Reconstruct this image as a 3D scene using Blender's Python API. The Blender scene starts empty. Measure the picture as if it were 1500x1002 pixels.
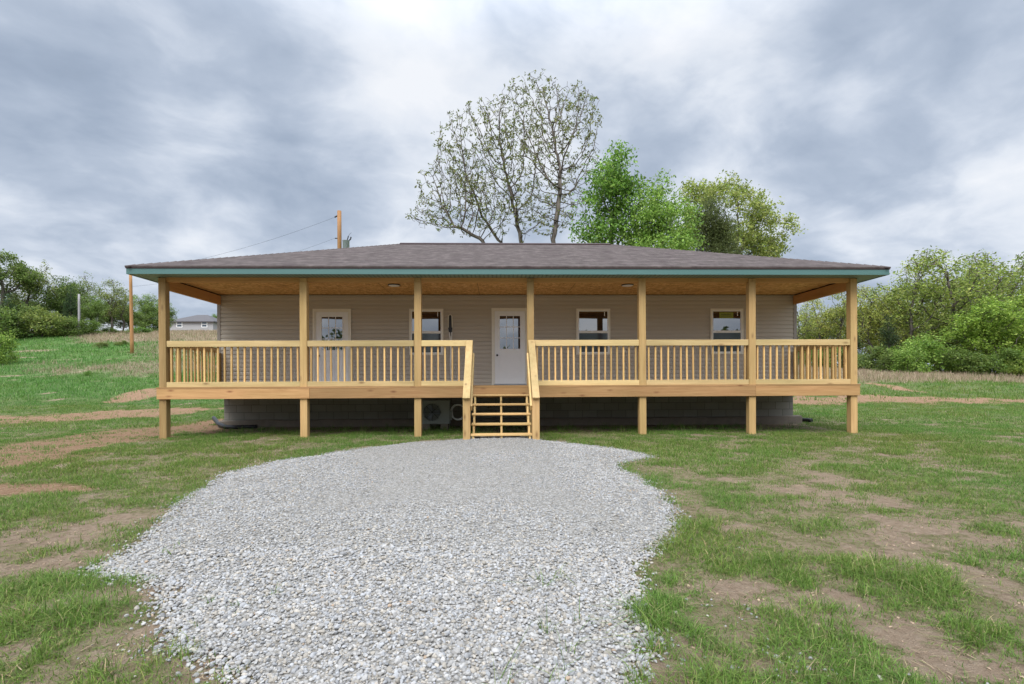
import bpy, math, random
import numpy as np
from mathutils import Vector, Matrix

random.seed(7)
RNG = np.random.default_rng(11)
SC = bpy.context.scene
COL = SC.collection
F = 760.0
YAW = math.radians(1.66)
ROLL = math.radians(.274)
CZ = 1.26

# ------------------------------------------------------------------ camera maths
_c, _s = math.cos(-ROLL), math.sin(-ROLL)
def ray(px, py):
    u = (px - 750) / F; v = (559 - py) / F
    u, v = _c * u - _s * v, _s * u + _c * v
    return np.array([math.cos(YAW) * u + math.sin(YAW), math.cos(YAW) - math.sin(YAW) * u, v])
def at(px, py, Y):
    d = ray(px, py); p = d * (Y / d[1]); p[2] += CZ
    return p
def project(X, Y, Z):
    dz = Z - CZ
    dep = Y * math.cos(YAW) + X * math.sin(YAW)
    u = (X * math.cos(YAW) - Y * math.sin(YAW)) / dep; v = dz / dep
    u2 = _c * u + _s * v; v2 = -_s * u + _c * v
    return 750 + F * u2, 559 - F * v2, dep

def sm(a, b, x):
    t = np.clip((x - a) / (b - a), 0, 1)
    return t * t * (3 - 2 * t)

# ------------------------------------------------------------------ value noise
class VNoise:
    def __init__(self, seed):
        self.t = np.random.default_rng(seed).random((256, 256))
    def __call__(self, x, y):
        xi = np.floor(x).astype(int); yi = np.floor(y).astype(int)
        fx = x - xi; fy = y - yi
        fx = fx * fx * (3 - 2 * fx); fy = fy * fy * (3 - 2 * fy)
        t = self.t
        a = t[xi % 256, yi % 256]; b = t[(xi + 1) % 256, yi % 256]
        c = t[xi % 256, (yi + 1) % 256]; d = t[(xi + 1) % 256, (yi + 1) % 256]
        return (a * (1 - fx) + b * fx) * (1 - fy) + (c * (1 - fx) + d * fx) * fy
    def fbm(self, x, y, o=4):
        r = 0; a = .5; s = 0
        for k in range(o):
            r = r + a * self(x * 2 ** k + 17 * k, y * 2 ** k + 31 * k); s += a; a *= .55
        return r / s
VN = VNoise(3); VN2 = VNoise(5)

# ------------------------------------------------------------------ terrain
def terrain(X, Y):
    X = np.asarray(X, float); Y = np.asarray(Y, float)
    near = -.02 * np.clip(12 - Y, 0, 12)
    zl = np.interp(Y, [12, 18, 24, 32, 45, 60, 85, 112, 130, 400], [0, .1, .5, 1.6, 3.9, 6.75, 9.25, 11.75, 12.2, 13])
    zr = np.interp(Y, [12, 20, 26, 31, 42, 55, 70, 400], [0, .08, .3, .65, 1.9, 3.0, 3.4, 5])
    zr = zr * (1 - .42 * sm(18, 55, X))
    w = sm(-14, 4, X)
    z = zl * (1 - w) + zr * w
    bump = (VN.fbm(X * .22 + 40, Y * .22 + 9) - .5) * .10 * sm(11.5, 8, Y) + (VN.fbm(X * .18, Y * .18 + 70) - .5) * .35 * sm(17, 30, Y)
    bump = bump + (VN2.fbm(X * 1.3 + 90, Y * 1.3 + 50, 3) - .5) * .05 * sm(11.5, 10, Y)
    return near + z + bump
def ground_at(px, py):
    d = ray(px, py); lo = 1.0; p = None
    t = 1.0
    while t < 200:
        q = d * t
        if q[2] + CZ < terrain(q[0], q[1]):
            break
        t *= 1.01
    a, b = t / 1.01, t
    for _ in range(20):
        m = (a + b) / 2; q = d * m
        if q[2] + CZ < terrain(q[0], q[1]): b = m
        else: a = m
    q = d * a
    return q[0], q[1]

GRAVEL_PX = [(360, 1030), (325, 1000), (268, 968), (243, 918), (226, 893), (228, 868), (200, 850), (168, 850), (134, 838), (165, 818), (205, 796),
             (258, 752), (310, 706), (350, 690), (400, 678), (500, 662), (600, 649), (690, 642), (700, 641), (745, 637.5), (775, 641), (800, 647),
             (870, 654), (915, 660), (958, 668), (930, 673), (898, 682), (918, 693), (945, 706), (966, 727), (985, 757), (980, 792),
             (950, 812), (932, 830), (948, 862), (938, 900), (955, 945), (945, 1000), (946, 1035)]
GP = np.array([ground_at(*p) for p in GRAVEL_PX])
GP = np.vstack([GP, [[GP[-1][0] + .2, -1.0], [GP[0][0] - .1, -1.0]]])
def poly_in(P, X, Y):
    r = np.zeros(X.shape, bool); n = len(P)
    for i in range(n):
        x0, y0 = P[i]; x1, y1 = P[(i + 1) % n]
        c = ((y0 > Y) != (y1 > Y)) & (X < (x1 - x0) * (Y - y0) / (y1 - y0 + 1e-12) + x0)
        r ^= c
    return r
def poly_dist(P, X, Y):
    d = np.full(X.shape, 1e9); n = len(P)
    for i in range(n):
        a = P[i]; b = P[(i + 1) % n]; e = b - a
        t = np.clip(((X - a[0]) * e[0] + (Y - a[1]) * e[1]) / (e @ e + 1e-12), 0, 1)
        d = np.minimum(d, np.hypot(X - a[0] - t * e[0], Y - a[1] - t * e[1]))
    return d
def gsd(X, Y):                       # signed distance to the gravel outline, positive inside
    X = np.asarray(X, float); Y = np.asarray(Y, float)
    d = poly_dist(GP, X, Y)
    d = np.where(poly_in(GP, X, Y), d, -d)
    return d + (VN2.fbm(X * 2.2, Y * 2.2) - .5) * .22 - .07 * sm(6, 3, Y)
def gravel_z(X, Y, s=None):
    s = gsd(X, Y) if s is None else s
    return terrain(X, Y) + .07 * sm(-.05, .7, s) + .05 * sm(1.4, .2, np.hypot(X - .1, Y - 10.6)) + (VN.fbm(X * 1.1, Y * 1.1) - .5) * .06 * sm(0, .4, s)

ELL = []                             # bare earth: (x, y, rx, ry, orange)
def ell(px, py, rx, ry, orange=0.0, k=1.0):
    x, y = ground_at(px, py)
    h = max(.5, CZ - float(terrain(x, y)))
    ELL.append((x, y, rx * y / F, ry * y * y / (F * h), orange, k))
for e in [(1250, 727, 95, 17), (1140, 715, 60, 8), (1230, 706, 60, 7), (1075, 772, 45, 10), (1330, 772, 50, 8), (1330, 830, 75, 20), (1430, 852, 65, 28),
          (1200, 882, 115, 20), (1080, 860, 75, 14), (1330, 930, 60, 40), (1400, 975, 70, 25), (1250, 905, 60, 26), (1120, 975, 110, 28), (1005, 955, 60, 36),
          (1450, 790, 40, 8), (1280, 646, 30, 4), (1410, 690, 30, 4), (1475, 640, 22, 2), (1500, 885, 40, 20), (1000, 985, 60, 30), (1400, 765, 30, 5),
          (60, 792, 120, 16), (180, 766, 75, 9), (20, 832, 60, 12), (100, 872, 110, 26), (200, 945, 80, 36), (240, 990, 90, 30), (50, 890, 70, 22), (140, 850, 40, 9),
          (10, 960, 60, 22), (100, 985, 40, 10), (210, 650, 26, 3)]:
    ell(*e)
for e in [(0, 676, 70, 19), (60, 663, 60, 15), (120, 649, 70, 12), (200, 636, 80, 8), (270, 628, 60, 6), (312, 618, 22, 12), (30, 716, 70, 7),
          (0, 616, 80, 4.2), (90, 613, 80, 4.2), (180, 607, 70, 3.6), (245, 603, 45, 3), (215, 576, 30, 1.6),
          (1170, 586, 80, 3), (1290, 585, 80, 3), (1400, 586, 80, 3), (1500, 587, 90, 3), (1600, 588, 90, 3), (1310, 568, 14, .8)]:
    ell(*e, 1.0)
def dirt_mask(X, Y):
    X = np.asarray(X, float); Y = np.asarray(Y, float)
    v = np.full(X.shape, -2.0); o = np.zeros(X.shape)
    n = (VN.fbm(X * 1.3 + 3, Y * 1.3 + 8) - .5) * 2.6 + (VN2.fbm(X * 4.5, Y * 4.5, 3) - .5) * 1.9
    for (x, y, rx, ry, og, k) in ELL:
        d = 1 - np.hypot((X - x) / rx, (Y - y) / ry)
        o = np.where((d > v), og, o)
        v = np.maximum(v, d)
    base = -.55 + .40 * sm(.5, 6, X) * sm(9, 4, Y) + .62 * sm(-1.8, -3.2, X) * sm(6.0, 3, Y)
    o = np.where(base > v, 0.0, o)
    v = np.maximum(np.where(o > .5, v * 1.9 + .14, v * 1.25), base) + n * np.where(o > .5, .75, 1.0)
    under = (X > -7.7) & (X < 8.5) & (Y > 12.6) & (Y < 14.7)
    v = np.where(under, np.maximum(v, 1.2 * sm(12.7, 13.6, Y)), v)
    return sm(-.20, .50, v), o

# ------------------------------------------------------------------ node helpers
def mat(name):
    m = bpy.data.materials.new(name); m.use_nodes = True
    nt = m.node_tree
    b = nt.nodes['Principled BSDF']
    return m, nt, b
def N(nt, typ, **kw):
    n = nt.nodes.new(typ)
    for k, v in kw.items():
        if k.startswith('i_'):
            key = k[2:]
            key = int(key) if key.isdigit() else key.replace('_', ' ')
            s = n.inputs[key]
            if hasattr(v, 'links') or isinstance(v, bpy.types.NodeSocket): nt.links.new(v, s)
            else: s.default_value = v
        else: setattr(n, k, v)
    return n
def ramp(nt, fac, stops, interp='LINEAR'):
    n = nt.nodes.new('ShaderNodeValToRGB'); n.color_ramp.interpolation = interp
    e = n.color_ramp.elements
    while len(e) < len(stops): e.new(.5)
    for el, (p, c) in zip(e, stops):
        el.position = p; el.color = (*c, 1) if len(c) == 3 else c
    nt.links.new(fac, n.inputs[0])
    return n.outputs[0]
def mixc(nt, fac, a, b, mode='MIX'):
    n = nt.nodes.new('ShaderNodeMix'); n.data_type = 'RGBA'; n.blend_type = mode
    for s, v in ((n.inputs[0], fac), (n.inputs[6], a), (n.inputs[7], b)):
        if isinstance(v, bpy.types.NodeSocket): nt.links.new(v, s)
        elif isinstance(v, (int, float)): s.default_value = v
        else: s.default_value = (*v, 1)
    return n.outputs[2]
def math_(nt, op, a, b=0.0, c=0.0, clamp=False):
    n = nt.nodes.new('ShaderNodeMath'); n.operation = op; n.use_clamp = clamp
    for s, v in zip(n.inputs, (a, b, c)):
        if isinstance(v, bpy.types.NodeSocket): nt.links.new(v, s)
        else: s.default_value = v
    return n.outputs[0]
def noise(nt, vec, scale, detail=4, rough=.55, dist=0.0):
    n = N(nt, 'ShaderNodeTexNoise'); n.inputs['Scale'].default_value = scale
    n.inputs['Detail'].default_value = detail; n.inputs['Roughness'].default_value = rough; n.inputs['Distortion'].default_value = dist
    if vec is not None: nt.links.new(vec, n.inputs['Vector'])
    return n.outputs[0]
def mapping(nt, vec, scale=(1, 1, 1), loc=(0, 0, 0)):
    n = N(nt, 'ShaderNodeMapping'); nt.links.new(vec, n.inputs[0])
    n.inputs['Scale'].default_value = scale
    if isinstance(loc, bpy.types.NodeSocket): nt.links.new(loc, n.inputs['Location'])
    else: n.inputs['Location'].default_value = loc
    return n.outputs[0]
def bump(nt, b, h, strength=.3, dist=.01):
    n = N(nt, 'ShaderNodeBump'); n.inputs['Strength'].default_value = strength; n.inputs['Distance'].default_value = dist
    nt.links.new(h, n.inputs['Height']); nt.links.new(n.outputs[0], b.inputs['Normal'])
def geo_pos(nt): return N(nt, 'ShaderNodeNewGeometry').outputs['Position']

def simple(name, col, rough=.5, var=.12, scale=6, spec=.4, metal=0.0):
    m, nt, b = mat(name)
    p = geo_pos(nt)
    f = noise(nt, p, scale, 5)
    c = mixc(nt, f, [v * (1 - var) for v in col], [min(1, v * (1 + var)) for v in col])
    nt.links.new(c, b.inputs['Base Color'])
    b.inputs['Roughness'].default_value = rough; b.inputs['Specular IOR Level'].default_value = spec
    b.inputs['Metallic'].default_value = metal
    bump(nt, b, noise(nt, p, scale * 12, 3), .08, .004)
    return m

def wood(name, axis, light, dark, knot=(.16, .085, .035), knots=1.0, tone=.32):
    m, nt, b = mat(name)
    oi = N(nt, 'ShaderNodeObjectInfo')
    off = N(nt, 'ShaderNodeVectorMath', operation='SCALE')
    cb = N(nt, 'ShaderNodeCombineXYZ', i_X=oi.outputs['Random'], i_Y=oi.outputs['Random'], i_Z=oi.outputs['Random'])
    nt.links.new(cb.outputs[0], off.inputs[0]); off.inputs['Scale'].default_value = 37.0
    add = N(nt, 'ShaderNodeVectorMath', operation='ADD')
    nt.links.new(geo_pos(nt), add.inputs[0]); nt.links.new(off.outputs[0], add.inputs[1])
    p = add.outputs[0]
    def sc(l, t):
        s = [t, t, t]; s['XYZ'.index(axis)] = l
        return tuple(s)
    g1 = noise(nt, mapping(nt, p, sc(.9, 16)), 1.0, 5, .6, .6)
    g2 = noise(nt, mapping(nt, p, sc(3, 95)), 1.0, 4, .6, .3)
    g3 = noise(nt, mapping(nt, p, sc(.5, 2)), 1.0, 2)
    f = math_(nt, 'ADD', math_(nt, 'MULTIPLY', g1, .6), math_(nt, 'MULTIPLY', g2, .4))
    c = ramp(nt, f, [(.32, dark), (.5, [a * .55 + d * .45 for a, d in zip(light, dark)]), (.66, light)])
    # knots
    v = N(nt, 'ShaderNodeTexVoronoi'); nt.links.new(mapping(nt, p, sc(2.0, 5.5)), v.inputs['Vector']); v.inputs['Scale'].default_value = 1.0
    k = ramp(nt, v.outputs['Distance'], [(.05, (1, 1, 1)), (.12, (.45, .45, .45)), (.21, (0, 0, 0))])
    gate = math_(nt, 'GREATER_THAN', N(nt, 'ShaderNodeSeparateColor', i_Color=v.outputs['Color']).outputs[0], .45)
    c = mixc(nt, math_(nt, 'MULTIPLY', math_(nt, 'MULTIPLY', k, gate), .75 * knots), c, knot)
    # board-to-board and slow tone drift
    t = math_(nt, 'ADD', math_(nt, 'MULTIPLY', math_(nt, 'SUBTRACT', oi.outputs['Random'], .5), tone * 1.6), math_(nt, 'MULTIPLY', math_(nt, 'SUBTRACT', g3, .5), tone * 2.2))
    hs = N(nt, 'ShaderNodeHueSaturation'); nt.links.new(c, hs.inputs['Color'])
    nt.links.new(math_(nt, 'ADD', t, 1.0), hs.inputs['Value'])
    nt.links.new(math_(nt, 'ADD', math_(nt, 'MULTIPLY', g3, -.03), .512), hs.inputs['Hue'])
    nt.links.new(hs.outputs[0], b.inputs['Base Color'])
    b.inputs['Roughness'].default_value = .68; b.inputs['Specular IOR Level'].default_value = .3
    bump(nt, b, f, .25, .003)
    return m

RAIL_L, RAIL_D = (.62, .475, .225), (.45, .315, .135)
RIM_L, RIM_D = (.44, .27, .115), (.29, .16, .06)
POST_L, POST_D = (.46, .315, .135), (.32, .20, .075)
W_RAIL_X = wood('rail_pine_along', 'X', RAIL_L, RAIL_D)
W_RAIL_Y = wood('rail_pine_deep', 'Y', RAIL_L, RAIL_D)
W_RAIL_Z = wood('baluster_pine', 'Z', (.62, .42, .17), (.46, .28, .10), knots=.5, tone=.3)
W_RIM_X = wood('rim_pine_along', 'X', RIM_L, RIM_D, (.14, .05, .02))
W_RIM_Y = wood('rim_pine_deep', 'Y', RIM_L, RIM_D, (.14, .05, .02))
W_POST = wood('post_pine', 'Z', POST_L, POST_D)
W_BEAM_X = wood('beam_pine_along', 'X', (.50, .29, .11), (.36, .19, .06), (.10, .04, .015))
W_BEAM_Y = wood('beam_pine_deep', 'Y', (.58, .33, .13), (.42, .215, .07), (.07, .03, .012), 1.3)
W_SLOPE = wood('handrail_pine', 'Y', (.60, .45, .205), (.46, .315, .13))
W_TREAD = wood('tread_pine', 'X', (.54, .37, .16), (.40, .25, .095))
W_POLE = wood('utility_pole_wood', 'Z', (.36, .19, .075), (.22, .11, .04), knots=.5)

# vinyl siding
SIDING, nt, b = mat('taupe_vinyl_siding')
p = geo_pos(nt)
n1 = noise(nt, mapping(nt, p, (.6, .6, 9)), 1.0, 3)
c = mixc(nt, n1, (.455, .41, .345), (.51, .462, .392))
nt.links.new(c, b.inputs['Base Color']); b.inputs['Roughness'].default_value = .55; b.inputs['Specular IOR Level'].default_value = .3
bump(nt, b, noise(nt, mapping(nt, p, (3, 3, 60)), 1.0, 4), .12, .003)
SIDING_TRIM = simple('taupe_corner_trim', (.30, .27, .24), .5, .05)
WHITE = simple('white_vinyl', (.80, .80, .78), .4, .04)
CREAM = simple('cream_trim', (.76, .73, .64), .45, .05)
DOORW = simple('white_door_paint', (.80, .81, .82), .38, .04)
BLACK = simple('black_plastic', (.018, .018, .02), .4, .2)
DARKMETAL = simple('dark_metal', (.03, .03, .032), .35, .2, metal=.6)
GALV = simple('galvanised_grey', (.34, .38, .42), .45, .1, metal=.2)
STICKER = simple('yellow_green_sticker', (.24, .27, .03), .5, .06)
STICKER_INK = simple('sticker_ink', (.05, .07, .02), .6, .05)
TEAL, nt, b = mat('teal_fascia_metal')
p = geo_pos(nt)
c = mixc(nt, noise(nt, mapping(nt, p, (.5, 2, 8)), 1.0, 4), (.058, .135, .125), (.082, .17, .16))
nt.links.new(c, b.inputs['Base Color']); b.inputs['Roughness'].default_value = .42
bump(nt, b, noise(nt, mapping(nt, p, (1.4, 4, 12)), 1.0, 2), .35, .004)
DRIP = simple('brown_drip_edge', (.055, .03, .03), .45, .15)

SOFFIT, nt, b = mat('green_vented_soffit')
p = geo_pos(nt)
w = N(nt, 'ShaderNodeTexWave', wave_type='BANDS', bands_direction='X'); nt.links.new(p, w.inputs['Vector']); w.inputs['Scale'].default_value = 3.3
w.inputs['Distortion'].default_value = 0
g = ramp(nt, w.outputs['Fac'], [(.0, (.05, .09, .075)), (.22, (.13, .20, .175)), (1, (.16, .235, .205))])
nt.links.new(g, b.inputs['Base Color']); b.inputs['Roughness'].default_value = .5
bump(nt, b, w.outputs['Fac'], .4, .01)

OSB, nt, b = mat('osb_ceiling')
p = geo_pos(nt)
v = N(nt, 'ShaderNodeTexVoronoi'); nt.links.new(mapping(nt, p, (9, 26, 9)), v.inputs['Vector']); v.inputs['Scale'].default_value = 1.0
v2 = N(nt, 'ShaderNodeTexVoronoi'); nt.links.new(mapping(nt, p, (24, 10, 9), (3, 1, 0)), v2.inputs['Vector']); v2.inputs['Scale'].default_value = 1.0
s1 = N(nt, 'ShaderNodeSeparateColor', i_Color=v.outputs['Color']).outputs[0]
s2 = N(nt, 'ShaderNodeSeparateColor', i_Color=v2.outputs['Color']).outputs[1]
f = math_(nt, 'ADD', math_(nt, 'MULTIPLY', s1, .6), math_(nt, 'MULTIPLY', s2, .4))
c = ramp(nt, f, [(.15, (.42, .225, .08)), (.5, (.64, .38, .145)), (.85, (.80, .54, .25))])
xs = N(nt, 'ShaderNodeSeparateXYZ', i_Vector=p).outputs[0]
seam = math_(nt, 'LESS_THAN', math_(nt, 'FRACT', math_(nt, 'DIVIDE', math_(nt, 'ADD', xs, 20.0), 2.44)), .004)
c = mixc(nt, seam, c, (.10, .055, .02))
nt.links.new(c, b.inputs['Base Color']); b.inputs['Roughness'].default_value = .75; b.inputs['Specular IOR Level'].default_value = .2
bump(nt, b, f, .2, .003)

BLOCK, nt, b = mat('grey_concrete_block')
p = geo_pos(nt)
sx = N(nt, 'ShaderNodeSeparateXYZ', i_Vector=p)
uv = N(nt, 'ShaderNodeCombineXYZ', i_X=math_(nt, 'ADD', sx.outputs[0], sx.outputs[1]), i_Y=math_(nt, 'SUBTRACT', sx.outputs[2], .235))
br = N(nt, 'ShaderNodeTexBrick'); nt.links.new(uv.outputs[0], br.inputs['Vector'])
br.inputs['Scale'].default_value = 1.0; br.inputs['Brick Width'].default_value = .41; br.inputs['Row Height'].default_value = .205
br.inputs['Mortar Size'].default_value = .008; br.inputs['Mortar Smooth'].default_value = .3
br.inputs['Color1'].default_value = (.25, .235, .205, 1); br.inputs['Color2'].default_value = (.33, .315, .28, 1); br.inputs['Mortar'].default_value = (.13, .12, .105, 1)
c = mixc(nt, noise(nt, p, 3.5, 6), br.outputs['Color'], mixc(nt, .5, br.outputs['Color'], (.20, .18, .15)))
nt.links.new(c, b.inputs['Base Color']); b.inputs['Roughness'].default_value = .9
h = math_(nt, 'ADD', math_(nt, 'MULTIPLY', br.outputs['Fac'], -1.0), math_(nt, 'MULTIPLY', noise(nt, p, 70, 4), .5))
bump(nt, b, h, .6, .012)
FOOTING = simple('rough_footing_concrete', (.21, .175, .14), .95, .35, 5)

SHINGLE, nt, b = mat('brown_asphalt_shingle')
uvn = N(nt, 'ShaderNodeUVMap'); uvn.uv_map = 'UVMap'
uv = uvn.outputs[0]
jit = noise(nt, mapping(nt, uv, (2.2, 7.1, 1)), 1.0, 2)
br = N(nt, 'ShaderNodeTexBrick'); nt.links.new(uv, br.inputs['Vector'])
br.inputs['Scale'].default_value = 1.0; br.inputs['Brick Width'].default_value = .31; br.inputs['Row Height'].default_value = .143
br.inputs['Mortar Size'].default_value = .006; br.offset = .37; br.offset_frequency = 3; br.squash = .7; br.squash_frequency = 2
br.inputs['Color1'].default_value = (.125, .098, .098, 1); br.inputs['Color2'].default_value = (.235, .205, .20, 1); br.inputs['Mortar'].default_value = (.055, .045, .047, 1)
bl = noise(nt, mapping(nt, uv, (3.2, 7.0, 1)), 1.0, 3, .7)
c = mixc(nt, .55, br.outputs['Color'], ramp(nt, bl, [(.3, (.085, .07, .072)), (.45, (.17, .135, .138)), (.56, (.175, .175, .145)), (.7, (.27, .235, .23))]))
gr = noise(nt, mapping(nt, uv, (160, 160, 1)), 1.0, 2)
stk = noise(nt, mapping(nt, uv, (3.6, 3.0, 1), (4, 2, 0)), 1.0, 2, .75)
stk2 = noise(nt, mapping(nt, uv, (1.3, 4.2, 1), (14, 7, 0)), 1.0, 3, .7)
c = mixc(nt, .62, c, ramp(nt, stk, [(.36, (.05, .036, .04)), (.46, (.115, .092, .098)), (.54, (.16, .14, .145)), (.64, (.31, .27, .275))]))
c = mixc(nt, .35, c, ramp(nt, stk2, [(.36, (.06, .038, .048)), (.5, (.135, .13, .115)), (.62, (.26, .23, .23))]))
c = mixc(nt, .2, c, mixc(nt, gr, (.05, .04, .045), (.36, .32, .31)))
c = mixc(nt, 1.0, c, (.52, .475, .45), 'MULTIPLY')
nt.links.new(c, b.inputs['Base Color']); b.inputs['Roughness'].default_value = .9; b.inputs['Specular IOR Level'].default_value = .15
ys = N(nt, 'ShaderNodeSeparateXYZ', i_Vector=uv).outputs[1]
step = math_(nt, 'FRACT', math_(nt, 'DIVIDE', ys, .143))
bump(nt, b, math_(nt, 'ADD', math_(nt, 'MULTIPLY', step, -1.0), math_(nt, 'MULTIPLY', bl, .8)), .8, .014)

GLASS, nt, b = mat('window_glass')
p = geo_pos(nt)
b.inputs['Base Color'].default_value = (.012, .014, .018, 1); b.inputs['Roughness'].default_value = .015
b.inputs['IOR'].default_value = 2.7
nv = N(nt, 'ShaderNodeCombineXYZ', i_X=0.0, i_Y=-1.0, i_Z=math_(nt, 'ADD', .046, math_(nt, 'MULTIPLY', math_(nt, 'SUBTRACT', noise(nt, p, 1.2, 1), .5), .012)))
vn = N(nt, 'ShaderNodeVectorMath', operation='NORMALIZE'); nt.links.new(nv.outputs[0], vn.inputs[0]); nt.links.new(vn.outputs[0], b.inputs['Normal'])
SCREEN, nt, b = mat('window_glass_with_screen')
b.inputs['Base Color'].default_value = (.05, .065, .085, 1); b.inputs['Roughness'].default_value = .08; b.inputs['IOR'].default_value = 1.9
bump(nt, b, noise(nt, mapping(nt, geo_pos(nt), (3, 3, 1)), 1.6, 1), .05, .03)

# ground
GROUND, nt, b = mat('grass_and_bare_earth')
p = geo_pos(nt)
dirt = N(nt, 'ShaderNodeAttribute', attribute_name='dirt').outputs['Fac']
orange = N(nt, 'ShaderNodeAttribute', attribute_name='orange').outputs['Fac']
dry = N(nt, 'ShaderNodeAttribute', attribute_name='dry').outputs['Fac']
n1 = noise(nt, p, 1.3, 6, .6); n2 = noise(nt, p, 14, 5, .65); n3 = noise(nt, p, 90, 4, .7)
green = ramp(nt, n2, [(.32, (.085, .105, .03)), (.48, (.165, .175, .06)), (.6, (.24, .215, .11)), (.72, (.36, .29, .18))])
lush = ramp(nt, n1, [(.3, (.07, .135, .036)), (.6, (.115, .20, .055))])
lm = N(nt, 'ShaderNodeAttribute', attribute_name='lush').outputs['Fac']
green = mixc(nt, lm, green, lush)
dryc = ramp(nt, n2, [(.3, (.20, .16, .10)), (.7, (.42, .34, .24))])
green = mixc(nt, dry, green, dryc)
e_near = ramp(nt, math_(nt, 'ADD', math_(nt, 'MULTIPLY', n2, .6), math_(nt, 'MULTIPLY', n3, .4)), [(.28, (.21, .15, .10)), (.48, (.40, .30, .21)), (.72, (.54, .43, .325))])
e_or = ramp(nt, math_(nt, 'ADD', math_(nt, 'MULTIPLY', n2, .6), math_(nt, 'MULTIPLY', n3, .4)), [(.28, (.19, .105, .06)), (.5, (.40, .25, .15)), (.72, (.58, .42, .28))])
earth = mixc(nt, orange, e_near, e_or)
earth = mixc(nt, math_(nt, 'MULTIPLY', n1, .35), earth, (.16, .10, .065))
f = math_(nt, 'ADD', dirt, math_(nt, 'MULTIPLY', math_(nt, 'SUBTRACT', n2, .5), .9))
f = ramp(nt, f, [(.28, (0, 0, 0)), (.68, (1, 1, 1))])
soil = math_(nt, 'MULTIPLY', math_(nt, 'SUBTRACT', 1.0, lm), ramp(nt, noise(nt, p, 5.5, 5, .65), [(.36, (.25, .25, .25)), (.6, (.85, .85, .85))]))
f = math_(nt, 'MAXIMUM', f, soil)
nt.links.new(mixc(nt, f, green, earth), b.inputs['Base Color'])
b.inputs['Roughness'].default_value = .95; b.inputs['Specular IOR Level'].default_value = .12
bump(nt, b, math_(nt, 'ADD', n2, math_(nt, 'MULTIPLY', n3, .6)), 1.0, .09)

GRAVELBED, nt, b = mat('gravel_bed')
p = geo_pos(nt)
v = N(nt, 'ShaderNodeTexVoronoi'); nt.links.new(p, v.inputs['Vector']); v.inputs['Scale'].default_value = 38
sc_ = N(nt, 'ShaderNodeSeparateColor', i_Color=v.outputs['Color']).outputs[0]
c = ramp(nt, sc_, [(.0, (.20, .19, .17)), (.5, (.29, .278, .258)), (1, (.38, .37, .35))])
c = mixc(nt, ramp(nt, v.outputs['Distance'], [(.35, (0, 0, 0)), (.75, (.7, .7, .7))]), c, (.17, .155, .13))
nt.links.new(c, b.inputs['Base Color']); b.inputs['Roughness'].default_value = .9
bump(nt, b, math_(nt, 'MULTIPLY', v.outputs['Distance'], -1.0), .9, .03)

def attr_mat(name, rough=.8, translucent=0.0, spec=.2, objhue=False):
    m, nt, b = mat(name)
    a = N(nt, 'ShaderNodeAttribute', attribute_name='Col').outputs['Color']
    if objhue:
        oc = N(nt, 'ShaderNodeObjectInfo').outputs['Color']
        a = mixc(nt, 1.0, a, oc, 'MULTIPLY')
    nt.links.new(a, b.inputs['Base Color'])
    b.inputs['Roughness'].default_value = rough; b.inputs['Specular IOR Level'].default_value = spec
    if translucent:
        t = N(nt, 'ShaderNodeBsdfTranslucent'); nt.links.new(a, t.inputs['Color'])
        mx = N(nt, 'ShaderNodeMixShader'); mx.inputs[0].default_value = translucent
        nt.links.new(b.outputs[0], mx.inputs[1]); nt.links.new(t.outputs[0], mx.inputs[2])
        nt.links.new(mx.outputs[0], nt.nodes['Material Output'].inputs['Surface'])
    return m
STONE, nt, b = mat('limestone_gravel')
a = N(nt, 'ShaderNodeAttribute', attribute_name='Col').outputs['Color']
c = mixc(nt, math_(nt, 'MULTIPLY', noise(nt, geo_pos(nt), 120, 4), .5), a, (.35, .325, .285))
nt.links.new(c, b.inputs['Base Color']); b.inputs['Roughness'].default_value = .9; b.inputs['Specular IOR Level'].default_value = .15
bump(nt, b, noise(nt, geo_pos(nt), 160, 3), .4, .004)
BLADE = attr_mat('grass_blade', .6, .35, .25)
DRYBLADE = attr_mat('dry_grass_blade', .8, .3, .1)
LEAF = attr_mat('leaf', .55, .38, .3, True)
BARK, nt, b = mat('bark')
p = geo_pos(nt)
c = ramp(nt, noise(nt, mapping(nt, p, (7, 7, 1.4)), 1.0, 5), [(.3, (.055, .045, .036)), (.7, (.17, .145, .12))])
nt.links.new(c, b.inputs['Base Color']); b.inputs['Roughness'].default_value = .95
bump(nt, b, noise(nt, mapping(nt, p, (14, 14, 3)), 1.0, 4), .8, .03)

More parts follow.
